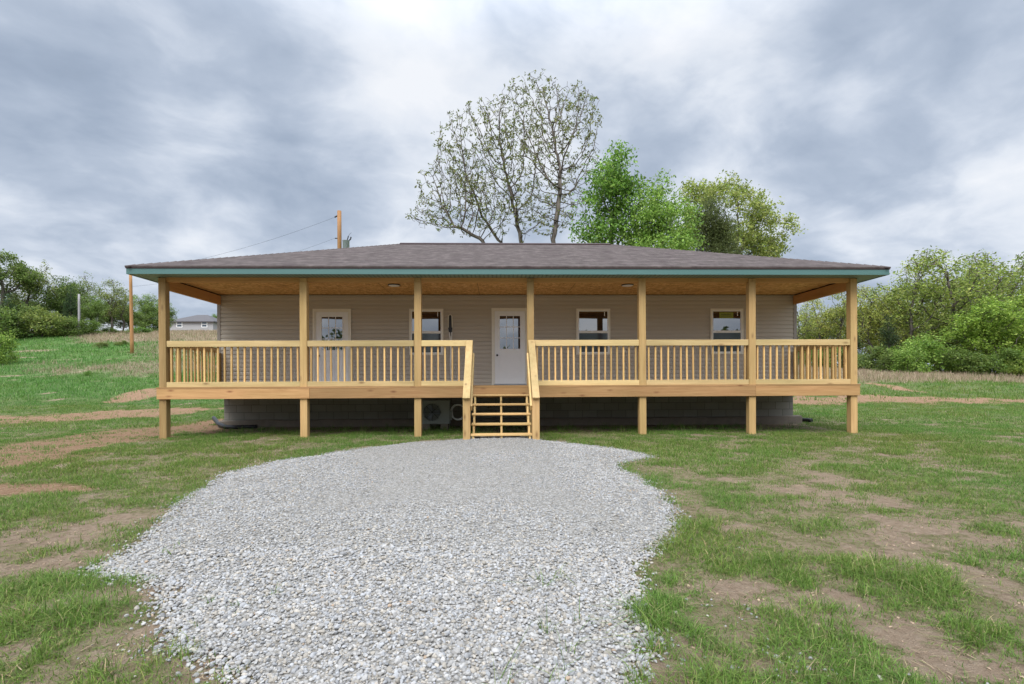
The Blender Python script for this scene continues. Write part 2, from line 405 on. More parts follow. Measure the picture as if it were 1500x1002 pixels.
# ------------------------------------------------------------------ mesh helpers
def link(name, me, parent=None):
    o = bpy.data.objects.new(name, me); COL.objects.link(o)
    if parent: o.parent = parent
    return o
def mesh_np(name, verts, faces, m, parent=None, col=None, smooth=False):
    """verts (N,3); faces (M,K) int array or list of arrays of equal-K blocks"""
    blocks = faces if isinstance(faces, list) else [faces]
    me = bpy.data.meshes.new(name)
    me.vertices.add(len(verts)); me.vertices.foreach_set('co', np.ascontiguousarray(verts, np.float32).ravel())
    nl = sum(f.size for f in blocks); nf = sum(len(f) for f in blocks)
    me.loops.add(nl); me.loops.foreach_set('vertex_index', np.concatenate([f.ravel() for f in blocks]).astype(np.int32))
    me.polygons.add(nf)
    tot = np.concatenate([np.full(len(f), f.shape[1], np.int32) for f in blocks])
    st = np.concatenate([[0], np.cumsum(tot)[:-1]]).astype(np.int32)
    me.polygons.foreach_set('loop_start', st)
    try: me.polygons.foreach_set('loop_total', tot)
    except Exception: pass
    me.polygons.foreach_set('use_smooth', np.full(nf, smooth, bool))
    if col is not None:
        a = me.attributes.new('Col', 'FLOAT_COLOR', 'POINT')
        a.data.foreach_set('color', np.ascontiguousarray(np.hstack([col, np.ones((len(col), 1))]), np.float32).ravel())
    me.materials.append(m)
    me.update(calc_edges=True); me.validate()
    return link(name, me, parent)

class MB:
    def __init__(self): self.v = []; self.f = []
    def add(self, vs, fs):
        n = len(self.v); self.v += [tuple(v) for v in vs]; self.f += [tuple(i + n for i in f) for f in fs]
        return self
    def box(self, x0, x1, y0, y1, z0, z1, M=None):
        vs = [(x, y, z) for z in (z0, z1) for y in (y0, y1) for x in (x0, x1)]
        if M is not None: vs = [tuple(M @ Vector(v)) for v in vs]
        return self.add(vs, [(0, 2, 3, 1), (4, 5, 7, 6), (0, 1, 5, 4), (2, 6, 7, 3), (0, 4, 6, 2), (1, 3, 7, 5)])
    def tube(self, pts, r, seg=10, caps=True):
        pts = [Vector(p) for p in pts]; rs = r if isinstance(r, (list, tuple)) else [r] * len(pts)
        n0 = len(self.v); up = Vector((.13, .21, .97))
        for i, p in enumerate(pts):
            t = (pts[min(i + 1, len(pts) - 1)] - pts[max(i - 1, 0)]).normalized()
            a = t.cross(up)
            if a.length < .1: a = t.cross(Vector((1, .2, 0)))
            a.normalize(); bb = t.cross(a)
            for k in range(seg):
                th = 2 * math.pi * k / seg
                self.v.append(tuple(p + (a * math.cos(th) + bb * math.sin(th)) * rs[i]))
        for i in range(len(pts) - 1):
            for k in range(seg):
                a0 = n0 + i * seg + k; a1 = n0 + i * seg + (k + 1) % seg
                self.f.append((a0, a1, a1 + seg, a0 + seg))
        if caps:
            self.f.append(tuple(n0 + k for k in range(seg))[::-1]); e = n0 + (len(pts) - 1) * seg
            self.f.append(tuple(e + k for k in range(seg)))
        return self
    def prism(self, prof, x0, x1, axis='X'):
        """prof: list of (a,b) in the plane across axis"""
        n = len(prof)
        def P(t, a, b): return (t, a, b) if axis == 'X' else ((a, t, b) if axis == 'Y' else (a, b, t))
        vs = [P(x0, *q) for q in prof] + [P(x1, *q) for q in prof]
        fs = [(i, (i + 1) % n, n + (i + 1) % n, n + i) for i in range(n)] + [tuple(range(n))[::-1], tuple(range(n, 2 * n))]
        return self.add(vs, fs)
    def build(self, name, m, parent=None, bevel=0.0, smooth=False, fix=True):
        me = bpy.data.meshes.new(name); me.from_pydata(self.v, [], self.f); me.validate()
        me.materials.append(m)
        if fix:
            import bmesh
            bm = bmesh.new(); bm.from_mesh(me); bmesh.ops.recalc_face_normals(bm, faces=bm.faces[:])
            if bevel:
                bmesh.ops.bevel(bm, geom=[e for e in bm.edges if len(e.link_faces) == 2 and e.calc_face_angle(0) > .6], offset=bevel, segments=1, affect='EDGES', clamp_overlap=True)
            bm.to_mesh(me); bm.free()
        if smooth:
            for q in me.polygons: q.use_smooth = len(q.vertices) <= 4
        me.update()
        return link(name, me, parent)
def tag(o, label, cat=None, group=None, kind=None):
    o['label'] = label
    if cat: o['category'] = cat
    if group: o['group'] = group
    if kind: o['kind'] = kind
    return o
def empty(name, loc):
    o = bpy.data.objects.new(name, None); COL.objects.link(o); o.location = loc
    return o
def child(o, parent):
    o.parent = parent
    o.matrix_parent_inverse = Matrix.Translation(parent.location).inverted()
    return o

# ------------------------------------------------------------------ ground sheet
def axis_grid(parts):
    out = []
    for a, b2, s in parts: out.append(np.arange(a, b2, s))
    return np.unique(np.concatenate(out).round(4))
gx = axis_grid([(-320, -80, 12), (-80, -30, 2.5), (-30, -14, .4), (-14, 14, .11), (14, 30, .4), (30, 80, 2.5), (80, 330, 12)])
gy = axis_grid([(-60, -2, 4), (-2, 1, .4), (1, 13, .10), (13, 22, .3), (22, 70, .7), (70, 140, 2), (140, 420, 12)])
GX, GY = np.meshgrid(gx, gy)
S = gsd(GX, GY)
GZ = terrain(GX, GY)
DM, OM = dirt_mask(GX, GY)
PX, PY, DEP = project(GX, np.maximum(GY, .5), GZ)
def dry_zone(px, py, X, Y):
    w = (VN2.fbm(X * .35, Y * .35) - .5)
    l1 = sm(486, 489, py) * sm(504, 499, py + w * 14) * sm(90, 150, px) * sm(340, 330, px)
    l2 = .55 * sm(529, 536, py + w * 22) * sm(554, 546, py + w * 22) * sm(20, 110, px + w * 120) * sm(340, 330, px)
    l3 = .45 * sm(500, 506, py) * sm(528, 520, py) * sm(180, 240, px + w * 80) * sm(340, 330, px)
    r = sm(563, 555, py + w * 12) * sm(1120, 1160, px) * np.where(Y > 24, 1, 0)
    return np.where(Y > 24, np.maximum(np.maximum(l1, l2), np.maximum(l3, r)), 0)
DRY = dry_zone(PX, PY, GX, GY)
LUSH = np.maximum(sm(18, 26, GY) * sm(-6, -10, GX), .75 * sm(12.5, 18, GY))
nx, ny = len(gx), len(gy)
idx = np.arange(nx * ny).reshape(ny, nx)
fq = np.stack([idx[:-1, :-1], idx[:-1, 1:], idx[1:, 1:], idx[1:, :-1]], -1).reshape(-1, 4)
g = mesh_np('ground', np.stack([GX, GY, GZ], -1).reshape(-1, 3), fq, GROUND, smooth=True)
for nm, arr in (('dirt', DM), ('orange', OM), ('dry', DRY), ('lush', LUSH)):
    a = g.data.attributes.new(nm, 'FLOAT', 'POINT'); a.data.foreach_set('value', arr.astype(np.float32).ravel())
tag(g, 'patchy lawn and bare earth rising to a grassy hill behind', 'ground', kind='structure')

# gravel sheet
hx = np.arange(-5.5, 4.6, .07); hy = np.arange(-.6, 11.6, .07)
HX, HY = np.meshgrid(hx, hy); SS = gsd(HX, HY); HZ = gravel_z(HX, HY, SS) + .005 - .03 * (SS < .02)
keep = (SS > -.02)
idx = np.arange(HX.size).reshape(HX.shape)
kq = keep[:-1, :-1] & keep[:-1, 1:] & keep[1:, 1:] & keep[1:, :-1]
fq = np.stack([idx[:-1, :-1], idx[:-1, 1:], idx[1:, 1:], idx[1:, :-1]], -1)[kq]
used = np.unique(fq); remap = np.full(HX.size, -1); remap[used] = np.arange(len(used))
gb = mesh_np('gravel_path', np.stack([HX, HY, HZ], -1).reshape(-1, 3)[used], remap[fq], GRAVELBED, smooth=True)
tag(gb, 'fan of pale grey gravel spreading from the porch steps', 'path', kind='structure')

# ------------------------------------------------------------------ gravel stones
import bmesh
def ico(sub):
    bm = bmesh.new(); bmesh.ops.create_icosphere(bm, subdivisions=sub, radius=1)
    v = np.array([x.co[:] for x in bm.verts]); f = np.array([[x.index for x in q.verts] for q in bm.faces]); bm.free()
    return v, f
def rotmats(n, rng, tilt=1.0):
    a = rng.uniform(0, 2 * math.pi, n); t = rng.normal(0, .35 * tilt, n); t2 = rng.normal(0, .35 * tilt, n)
    ca, sa = np.cos(a), np.sin(a); cx, sx = np.cos(t), np.sin(t); cy, sy = np.cos(t2), np.sin(t2)
    z = np.zeros(n); o = np.ones(n)
    Rz = np.stack([ca, -sa, z, sa, ca, z, z, z, o], -1).reshape(n, 3, 3)
    Rx = np.stack([o, z, z, z, cx, -sx, z, sx, cx], -1).reshape(n, 3, 3)
    Ry = np.stack([cy, z, sy, z, o, z, -sy, z, cy], -1).reshape(n, 3, 3)
    return Rz @ Rx @ Ry
def stones(x, y, z, size, sub, rng, V, Fc, C, base):
    bv, bf = ico(sub)
    protos = []
    for k in range(10):
        nrm = rng.normal(size=(7, 3)); nrm /= np.linalg.norm(nrm, axis=1)[:, None]
        pv = bv.copy()
        for q in nrm:                     # chip flat facets off the pebble
            d = pv @ q; lim = rng.uniform(.62, .9)
            pv = pv - np.outer(np.maximum(d - lim, 0), q)
        protos.append(pv * rng.uniform(.88, 1.1, pv.shape))
    protos = np.array(protos)
    n = len(x); k = rng.integers(0, 10, n)
    P = protos[k] * (size[:, None, None] * np.stack([rng.uniform(.8, 1.3, n), rng.uniform(.7, 1.0, n), rng.uniform(.5, .8, n)], -1)[:, None, :])
    R = rotmats(n, rng)
    P = np.einsum('nij,nvj->nvi', R, P)
    P += np.stack([x, y, z], -1)[:, None, :]
    nv = len(bv)
    V.append(P.reshape(-1, 3)); Fc.append((bf[None] + (np.arange(n) * nv)[:, None, None] + base).reshape(-1, 3))
    t = rng.random(n)
    g0 = rng.uniform(.195, .425, n)
    col = np.stack([g0, g0 * .99, g0 * .975], -1)
    blue = t < .22; tan = (t > .78); rust = t > .996
    col[blue] *= np.array([.92, .965, 1.04]); col[tan] *= np.array([1.03, .95, .83]); col[rust] = np.array([.34, .24, .16]) * rng.uniform(.7, 1.2, (rust.sum(), 1))
    dk = (t > .30) & (t < .37); col[dk] *= np.array([.62, .66, .72])
    C.append(np.repeat(np.clip(col, 0, .82), nv, 0))
    return base + n * nv
V, Fc, C = [], [], []; base = 0
rng = np.random.default_rng(21)
for (y0, y1, dens, smin, smax, sub) in [(.9, 4.2, 4800, .006, .0162, 2), (4.2, 7.2, 3200, .0072, .0150, 1), (7.2, 11.6, 2300, .009, .0158, 1)]:
    n = int(10 * (y1 - y0) * dens)
    x = rng.uniform(-5.5, 4.5, n); y = rng.uniform(y0, y1, n); s = gsd(x, y)
    thin = (VN2.fbm(x * 1.5 + 5, y * 1.5) < .36) & (x > .6) & (y < 5)
    k = (s > -.03 + rng.exponential(.035, n) * -1) & ~(thin & (rng.random(n) < .55)); x, y, s = x[k], y[k], s[k]
    size = smin + (smax - smin) * rng.random(len(x)) ** 1.6
    size *= np.where(rng.random(len(x)) < .05, 1.5, 1)
    worn = sm(.46, .60, VN.fbm(x * .55 + 20, y * .30 + 4, 3)) * sm(4.0, 6.0, y)
    kk = rng.random(len(x)) > worn * .6; x, y, s, size, worn = x[kk], y[kk], s[kk], size[kk] * (1 - .35 * worn[kk]), worn[kk]
    z = gravel_z(x, y, s) + size * .25 + rng.uniform(-.004, .012, len(x))
    base = stones(x, y, z, size, sub, rng, V, Fc, C, base)
# strays beyond the edge
n = 5200
x = rng.uniform(-6, 5.5, n); y = rng.uniform(1.2, 11, n); s = gsd(x, y)
k = (s < 0) & (rng.random(n) < np.exp(s / .13) * .8 + .02 * sm(-1.6, -.2, s) * (x > 0) * (y < 4.5)); x, y = x[k], y[k]
size = rng.uniform(.008, .02, len(x)); base = stones(x, y, terrain(x, y) + size * .3, size, 2, rng, V, Fc, C, base)
for (px, py, m_, sp) in [(1075, 900, 16, .13), (1190, 985, 40, .16), (1130, 975, 14, .2), (240, 935, 40, .14), (225, 955, 14, .08), (1010, 975, 6, .2), (1350, 1000, 6, .2), (1140, 950, 10, .2)]:
    cx, cy = ground_at(px, py)
    x = cx + rng.normal(0, sp, m_); y = cy + rng.normal(0, sp * .8, m_)
    size = rng.uniform(.004, .014, m_); base = stones(x, y, terrain(x, y) + size * .4, size, 2, rng, V, Fc, C, base)
Vc, Fcc, Cc = [], [], []; bc = 0
x = np.concatenate([rng.uniform(-7, -1, 9000), rng.uniform(1, 9, 14000)]); y = rng.uniform(1.3, 8, 23000); d, o = dirt_mask(x, y); s = gsd(x, y)
k = (s < 0) & (rng.random(len(x)) < d * .6); x, y = x[k], y[k]
size = .003 + .011 * rng.random(len(x)) ** 4
bc = stones(x, y, terrain(x, y) + size * .25, size, 1, rng, Vc, Fcc, Cc, bc)
cc = np.vstack(Cc); cc = np.array([.36, .27, .19]) * (.55 + cc.mean(1, keepdims=True) * 1.6)
EARTH = attr_mat('dry_earth', .95, 0, .1)
o = mesh_np('dirt_clods', np.vstack(Vc), np.vstack(Fcc), EARTH, col=cc); tag(o, 'small crumbs of dry earth on the bare ground', 'dirt', kind='stuff')
st = mesh_np('gravel', np.vstack(V), np.vstack(Fc), STONE, col=np.vstack(C))
tag(st, 'loose pale grey crushed limestone covering the gravel fan', 'gravel', kind='stuff')
print('stones faces', len(st.data.polygons))

# ------------------------------------------------------------------ grass
PALG = np.array([[.115, .21, .034], [.15, .255, .046], [.085, .155, .030], [.20, .28, .065], [.26, .27, .095], [.40, .33, .18]])
def blades(x, y, z, h, w, nb, spread, lean, pal, pp, rng, V, Fc, C, base, segs=2, lush=None):
    n = len(x) * nb
    bx = np.repeat(x, nb) + rng.normal(0, 1, n) * np.repeat(spread, nb); by = np.repeat(y, nb) + rng.normal(0, 1, n) * np.repeat(spread, nb)
    bz = np.repeat(z, nb) - .006
    hh = np.repeat(h, nb) * rng.uniform(.45, 1.15, n); ww = np.repeat(w, nb) * rng.uniform(.6, 1.25, n)
    az = rng.uniform(0, 2 * math.pi, n); dx, dy = np.cos(az), np.sin(az)
    ln = np.abs(rng.normal(0, lean, n)) + .12
    tw = az + math.pi / 2 + rng.normal(0, .6, n); wx, wy = np.cos(tw), np.sin(tw)
    ts = [0, .5, 1.0] if segs == 2 else [0, 1.0]
    rows = []
    for t in ts:
        out = hh * ln * t ** 1.8; up = hh * t * np.sqrt(np.clip(1 - (ln * t * .62) ** 2, .12, 1))
        wd = ww * (1 - .75 * t)
        cx = bx + dx * out; cy = by + dy * out; cz = bz + up
        rows.append(np.stack([cx - wx * wd / 2, cy - wy * wd / 2, cz], -1)); rows.append(np.stack([cx + wx * wd / 2, cy + wy * wd / 2, cz], -1))
    P = np.stack(rows, 1); nv = P.shape[1]
    V.append(P.reshape(-1, 3))
    q = [[0, 1, 3, 2], [2, 3, 5, 4]] if segs == 2 else [[0, 1, 3, 2]]
    Fc.append((np.array(q)[None] + (np.arange(n) * nv)[:, None, None] + base).reshape(-1, 4))
    ci = rng.choice(len(pal), n, p=pp)
    col = pal[ci] * rng.uniform(.75, 1.25, (n, 1))
    if lush is not None: col = col * np.repeat(lush, nb, 0)
    cc = np.repeat(col[:, None, :], nv, 1)
    C.append(np.clip(cc, 0, .6).reshape(-1, 3))
    return base + n * nv
V, Fc, C = [], [], []; base = 0
rng = np.random.default_rng(5)
PP = np.array([.31, .27, .21, .10, .07, .04])
def area_pts(y0, y1, dens, rng, wide=1.16, add=1.0):
    hw = wide * y1 + add; n = int(2 * hw * (y1 - y0) * dens)
    x = rng.uniform(-hw, hw, n) + y0 * .03; y = rng.uniform(y0, y1, n)
    k = np.abs(x) < wide * y + add
    return x[k], y[k]
HX0, HX1, YF, YW = -7.68, 8.52, 12.0, 14.55
def house_in(x, y): return (x > HX0 - .05) & (x < HX1 + .05) & (y > 14.2) & (y < 21.7)
for (y0, y1, dens, nb, hmin, hmax, w, sp, segs) in [(1.0, 4.0, 900, 10, .022, .07, .0055, .028, 2), (4.0, 7.5, 520, 9, .025, .065, .0066, .038, 2), (7.5, 13.9, 380, 9, .03, .07, .0085, .05, 2),
                                           (13.9, 24, 110, 7, .04, .08, .015, .07, 1), (24, 40, 26, 6, .08, .18, .028, .12, 1), (40, 66, 9, 6, .12, .25, .05, .2, 1)]:
    x, y = area_pts(y0, y1, dens, rng)
    s = gsd(x, y) if y0 < 12 else np.full(x.shape, -9.0)
    d, o = dirt_mask(x, y)
    clump = VN2.fbm(x * 2.3 + 11, y * 2.3 + 4, 3)
    rag = sm(.45, .75, VN.fbm(x * 6 + 31, y * 6 + 77, 2))
    prob = np.clip(1 - d * (.93 - .35 * rag), 0, 1) * (.38 + .8 * sm(.33, .55, clump))
    prob = prob * (1 - .35 * o * sm(.3, .8, d))
    prob = np.where(s > 0, .0, prob) * sm(.02, -.06, s)
    prob = np.maximum(prob, .010 * (s > 0) * (clump > .56) * (y < 7) * sm(1.2, .1, s))
    k = (rng.random(len(x)) < prob) & ~house_in(x, y)
    x, y, s, cl, d = x[k], y[k], s[k], clump[k], d[k]
    z = np.where(s > 0, gravel_z(x, y, s), terrain(x, y))
    if y0 >= 24:
        px, py, _ = project(x, y, z); dz = dry_zone(px, py, x, y)
        kk = rng.random(len(x)) > dz * .9; x, y, z, cl, d = x[kk], y[kk], z[kk], cl[kk], d[kk]
    h = (hmin + (hmax - hmin) * sm(.3, .75, cl)) * rng.uniform(.8, 1.25, len(x)) * (1.25 if y0 < 4 else 1)
    # foreground tussocks stand taller
    tall = VN.fbm(x * 1.1 + 60, y * 1.1 + 20, 3)
    if y0 < 7: h = h * (1 + .6 * sm(.5, .68, tall) * sm(7, 4, y))
    hue = VN.fbm(x * .45 + 9, y * .45, 3)[:, None]
    lush = (1 - .20 * (hue - .5)) * np.where(hue > .5, 1, 1) * (1 + (hue - .5) * np.array([[.7, .15, .3]]))
    lush = lush * np.where((y[:, None] > 22) & (x[:, None] < -6), np.array([[.80, 1.02, 1.05]]), 1.0)
    base = blades(x, y, z, h, np.full(len(x), w), nb, np.full(len(x), sp), 1.25 if y0 < 7 else (.75 if y0 < 14 else .4), PALG, PP, rng, V, Fc, C, base, segs, lush)
# taller weeds against the footing and posts
for (px0, px1, py, m_) in [(330, 1170, 627, 150), (560, 700, 632, 40)]:
    for k in range(m_):
        pxx = rng.uniform(px0, px1); X = at(pxx, py, 13.6)[0]; Y = rng.uniform(12.6, 14.0)
        base = blades(np.array([X]), np.array([Y]), terrain(np.array([X]), np.array([Y])), np.array([rng.uniform(.08, .2)]), np.array([.008]), 14, np.array([.05]), .4, PALG, PP, rng, V, Fc, C, base, 2)
gr = mesh_np('grass', np.vstack(V), np.vstack(Fc), BLADE, col=np.vstack(C))
tag(gr, 'short patchy green lawn grass around the house and gravel', 'grass', kind='stuff')
print('grass faces', len(gr.data.polygons))
# straw on the near earth
V, Fc, C = [], [], []; base = 0
x, y = area_pts(1.2, 6.5, 260, rng)
d, o = dirt_mask(x, y); s = gsd(x, y); k = (s < 0) & (rng.random(len(x)) < .15 + .6 * d) & (VN.fbm(x * 3, y * 3) > .42); x, y = x[k], y[k]
n = len(x); L = rng.uniform(.015, .07, n); a = rng.uniform(0, 2 * math.pi, n); wv = rng.uniform(.0012, .0028, n)
z = terrain(x, y) + rng.uniform(.004, .014, n); dz = rng.normal(0, .006, n)
ux, uy = np.cos(a), np.sin(a)
P = np.stack([np.stack([x - ux * L / 2 - uy * wv, y - uy * L / 2 + ux * wv, z], -1), np.stack([x - ux * L / 2 + uy * wv, y - uy * L / 2 - ux * wv, z], -1),
              np.stack([x + ux * L / 2 + uy * wv, y + uy * L / 2 - ux * wv, z + dz], -1), np.stack([x + ux * L / 2 - uy * wv, y + uy * L / 2 + ux * wv, z + dz], -1)], 1)
colr = np.array([.42, .33, .21]) * rng.uniform(.5, 1.2, (n, 1))
sw = mesh_np('dry_straw', P.reshape(-1, 3), np.arange(n * 4).reshape(n, 4), DRYBLADE, col=np.repeat(colr, 4, 0))
tag(sw, 'dead straw scattered over the bare earth', 'straw', kind='stuff')
# tall dry field grass
V, Fc, C = [], [], []; base = 0
PALD = np.array([[.40, .31, .22], [.32, .25, .17], [.48, .39, .28], [.16, .20, .07], [.24, .17, .11]])
x, y = area_pts(25, 66, 16, rng, 1.2)
z = terrain(x, y); px, py, _ = project(x, y, z); dz = dry_zone(px, py, x, y)
k = rng.random(len(x)) < dz * .95; x, y, z = x[k], y[k], z[k]
h = rng.uniform(.22, .5, len(x)) * (.7 + .6 * VN.fbm(x * .5, y * .5)) * np.where(x < 0, .75, 1)
base = blades(x, y, z, h, np.full(len(x), .03), 6, np.full(len(x), .17), .3, PALD, np.array([.34, .2, .2, .16, .1]), rng, V, Fc, C, base, 1)
x, y = area_pts(66, 118, 5, rng, 1.0); z = terrain(x, y); k = (x < -18); x, y, z = x[k], y[k], z[k]
base = blades(x, y, z, rng.uniform(.3, .6, len(x)), np.full(len(x), .06), 6, np.full(len(x), .3), .3, PALD, np.array([.34, .2, .2, .16, .1]), rng, V, Fc, C, base, 1)
dg = mesh_np('dry_grass', np.vstack(V), np.vstack(Fc), DRYBLADE, col=np.vstack(C))
tag(dg, 'tall tan dead grass on the hill and field edge', 'grass', kind='stuff')

# ------------------------------------------------------------------ house
house = empty('house', (.42, 18, 0))
tag(house, 'low taupe sided house with hipped shingle roof and raised wooden front porch', 'house')
YB = 21.56
# siding: dutch-lap profile swept along each wall
def lap_profile(z0, z1, n=1):
    pr = []; z = z0; c_ = .1145
    while z < z1 - .001:
        t = min(z + c_, z1)
        pr += [(.014, z), (.014, z + .009), (-.014, z + .0095), (-.013, z + (t - z) * .62), (-.003, z + (t - z) * .78), (0.0, t - .0006)]
        z = t
    return pr
mb = MB()
pr = lap_profile(1.12, 3.69)
prof = [(YW + a, z) for a, z in pr] + [(YW + .12, 3.69), (YW + .12, 1.12)]
mb.prism(prof, HX0 + .02, HX1 - .02)
prof = [(YB - a, z) for a, z in pr] + [(YB - .12, 3.69), (YB - .12, 1.12)]
mb.prism(prof, HX0 + .02, HX1 - .02)
mb.prism([(HX0 + a, z) for a, z in pr] + [(HX0 + .12, 3.69), (HX0 + .12, 1.12)], YW + .121, YB - .121, 'Y')
mb.prism([(HX1 - a, z) for a, z in pr] + [(HX1 - .12, 3.69), (HX1 - .12, 1.12)], YW + .121, YB - .121, 'Y')
wall = child(mb.build('wall', SIDING), house)
for X in (HX0, HX1):
    for Y, t_ in ((YW, 1), (YB, -1)):
        mb = MB(); xa, xb = (X - .022, X + .067) if X < 0 else (X - .067, X + .022)
        ya, yb_ = (Y - .022, Y + .067) if t_ > 0 else (Y - .067, Y + .022)
        xi, yi = (X + .0145 if X < 0 else X - .0145), (Y + .0145 if t_ > 0 else Y - .0145)
        xo, yo = (xa if X < 0 else xb), (ya if t_ > 0 else yb_)
        xe, ye = (xb if X < 0 else xa), (yb_ if t_ > 0 else ya)
        mb.prism([(xo, yo), (xe, yo), (xe, yi), (xi, yi), (xi, ye), (xo, ye)], 1.10, 3.662, 'Z')
        child(mb.build('corner_trim', SIDING_TRIM), wall); 
# foundation
mb = MB(); mb.box(HX0 + .12, HX1 - .06, YW + .05, YB - .06, .20, 1.12)
fd = child(mb.build('foundation', BLOCK), house)
mb = MB()
rr = random.Random(4)
xs_ = np.linspace(HX0 + .02, HX1 + .14, 40)
top = [(x_, YW - .07 + rr.uniform(-.03, .03), .235 + rr.uniform(-.025, .02)) for x_ in xs_]
vs = []
for (x_, y_, z_) in top: vs += [(x_, y_ - .02, -.1), (x_, y_, z_ - .02), (x_, y_ + .03, z_), (x_, YW + .2, z_)]
fs = []
for i in range(39):
    for k in range(3): a0 = i * 4 + k; fs.append((a0, a0 + 4, a0 + 5, a0 + 1))
fs += [(0, 1, 2, 3), tuple(39 * 4 + k for k in (3, 2, 1, 0))]
mb.add(vs, fs); mb.box(HX1 - .07, HX1 + .14, YW + .205, YB, -.1, .23); mb.box(HX0 - .02, HX0 + .11, YW + .205, YB, -.1, .23)
child(mb.build('footing', FOOTING), fd)

# roof -------------------------------------------------------------
EX0, EX1, EY0, EY1, EZ = -8.09, 8.96, 11.58, 21.98, 3.80
RX0, RX1, RY, RZ = -3.03, 3.64, 16.78, 5.672
def roof_mesh():
    A, B2, C2, D2 = Vector((EX0 - .02, EY0 - .02, EZ)), Vector((EX1 + .02, EY0 - .02, EZ)), Vector((EX1 + .02, EY1 + .02, EZ)), Vector((EX0 - .02, EY1 + .02, EZ))
    R0, R1 = Vector((RX0, RY, RZ)), Vector((RX1, RY, RZ))
    fs = [(A, B2, R1, R0), (C2, D2, R0, R1), (D2, A, R0), (B2, C2, R1)]
    me = bpy.data.meshes.new('roof'); bm = bmesh.new(); uvl = bm.loops.layers.uv.new('UVMap')
    def face(vs, e0, e1, planar=True):
        f = bm.faces.new([bm.verts.new(v) for v in vs])
        u = (e1 - e0).normalized()
        for lp in f.loops:
            d = lp.vert.co - e0; al = d.dot(u); rest = d - u * al
            lp[uvl].uv = (al + 30, rest.length + 10)
        return f
    up = Vector((0, 0, .034))
    for q in fs:
        face([v + up for v in q], q[0] + up, q[1] + up)
    for e0, e1 in ((A, B2), (B2, C2), (C2, D2), (D2, A)):
        face([e0, e1, e1 + up, e0 + up], e0, e1)
    f = bm.faces.new([bm.verts.new(v) for v in (D2, C2, B2, A)])
    bm.to_mesh(me); bm.free(); me.materials.append(SHINGLE)
    return link('roof', me)
roof = child(roof_mesh(), house)
mb = MB()
def cap_strip(p0, p1, w=.14, t=.012, step=.16, lift=.036):
    p0 = Vector(p0); p1 = Vector(p1); L = (p1 - p0).length; d = (p1 - p0).normalized(); s_ = d.cross(Vector((0, 0, 1))).normalized(); u = s_.cross(d)
    n = int(L / step)
    for i in range(n):
        a = p0 + d * (L * i / n); b_ = p0 + d * (L * (i + 1) / n + .02)
        lo, hi = lift + t * .2, lift + t * 1.3
        vs = [a - s_ * w + u * (lo - .045), a + u * lo, a + s_ * w + u * (lo - .045), b_ + s_ * w + u * (hi - .045), b_ + u * hi, b_ - s_ * w + u * (hi - .045)]
        mb.add(vs, [(0, 1, 4, 5), (1, 2, 3, 4), (0, 5, 4, 3, 2, 1)])
for ex, ey, rx_ in ((EX0, EY0, RX0), (EX0, EY1, RX0), (EX1, EY0, RX1), (EX1, EY1, RX1)):
    mb = MB(); cap_strip((ex, ey, EZ), (rx_, RY, RZ), .11)
    capo = mb.build('hip_cap', SHINGLE, fix=False)
    lay = capo.data.uv_layers.new(name='UVMap')
    for lp in capo.data.loops:
        co = capo.data.vertices[lp.vertex_index].co; lay.data[lp.index].uv = (co.x * .9 + co.y, co.y * 1.3 + co.z)
    child(capo, roof)
mb = MB(); mb.prism([(RY - .16, RZ + .012), (RY, RZ + .075), (RY + .16, RZ + .012), (RY + .15, RZ - .02), (RY, RZ + .05), (RY - .15, RZ - .02)], RX0 - .05, RX1 + .05)
child(mb.build('ridge_vent', DRIP), roof)
def ring(mb, ins, out, z0, z1):
    mb.box(EX0 - out, EX1 + out, EY0 - out, EY0 + ins, z0, z1); mb.box(EX0 - out, EX1 + out, EY1 - ins, EY1 + out, z0, z1)
    mb.box(EX0 - out, EX0 + ins, EY0 + ins, EY1 - ins, z0, z1); mb.box(EX1 - ins, EX1 + out, EY0 + ins, EY1 - ins, z0, z1)
mb = MB(); ring(mb, .03, 0, 3.655, 3.776); child(mb.build('fascia', TEAL), roof)
mb = MB(); ring(mb, .05, .012, 3.778, 3.7995); child(mb.build('drip_edge', DRIP), roof)
mb = MB()
mb.box(EX0 + .031, EX1 - .031, EY0 + .031, YF + .004, 3.664, 3.675); mb.box(EX0 + .031, EX1 - .031, YB + .03, EY1 - .031, 3.664, 3.675)
mb.box(EX0 + .031, HX0 - .03, YF + .005, YB + .029, 3.664, 3.675); mb.box(HX1 + .03, EX1 - .031, YF + .005, YB + .029, 3.664, 3.675)
child(mb.build('soffit', SOFFIT), roof)

# porch ------------------------------------------------------------
mb = MB(); mb.box(HX0 + .04, HX1 - .04, YF + .05, YW - .02, 3.70, 3.712); child(mb.build('porch_ceiling', OSB), house)
mb = MB(); mb.box(HX0 + .01, HX1 - .01, YF + .05, YF + .16, 3.57, 3.69); fb = child(mb.build('front_beam', W_BEAM_X, bevel=.004), house)
for X in (HX0, HX1 - .09):
    mb = MB(); mb.box(X, X + .09, YF + .161, YW - .03, 3.42, 3.662); child(mb.build('side_beam', W_BEAM_Y, bevel=.004), house)
DZ = 1.165
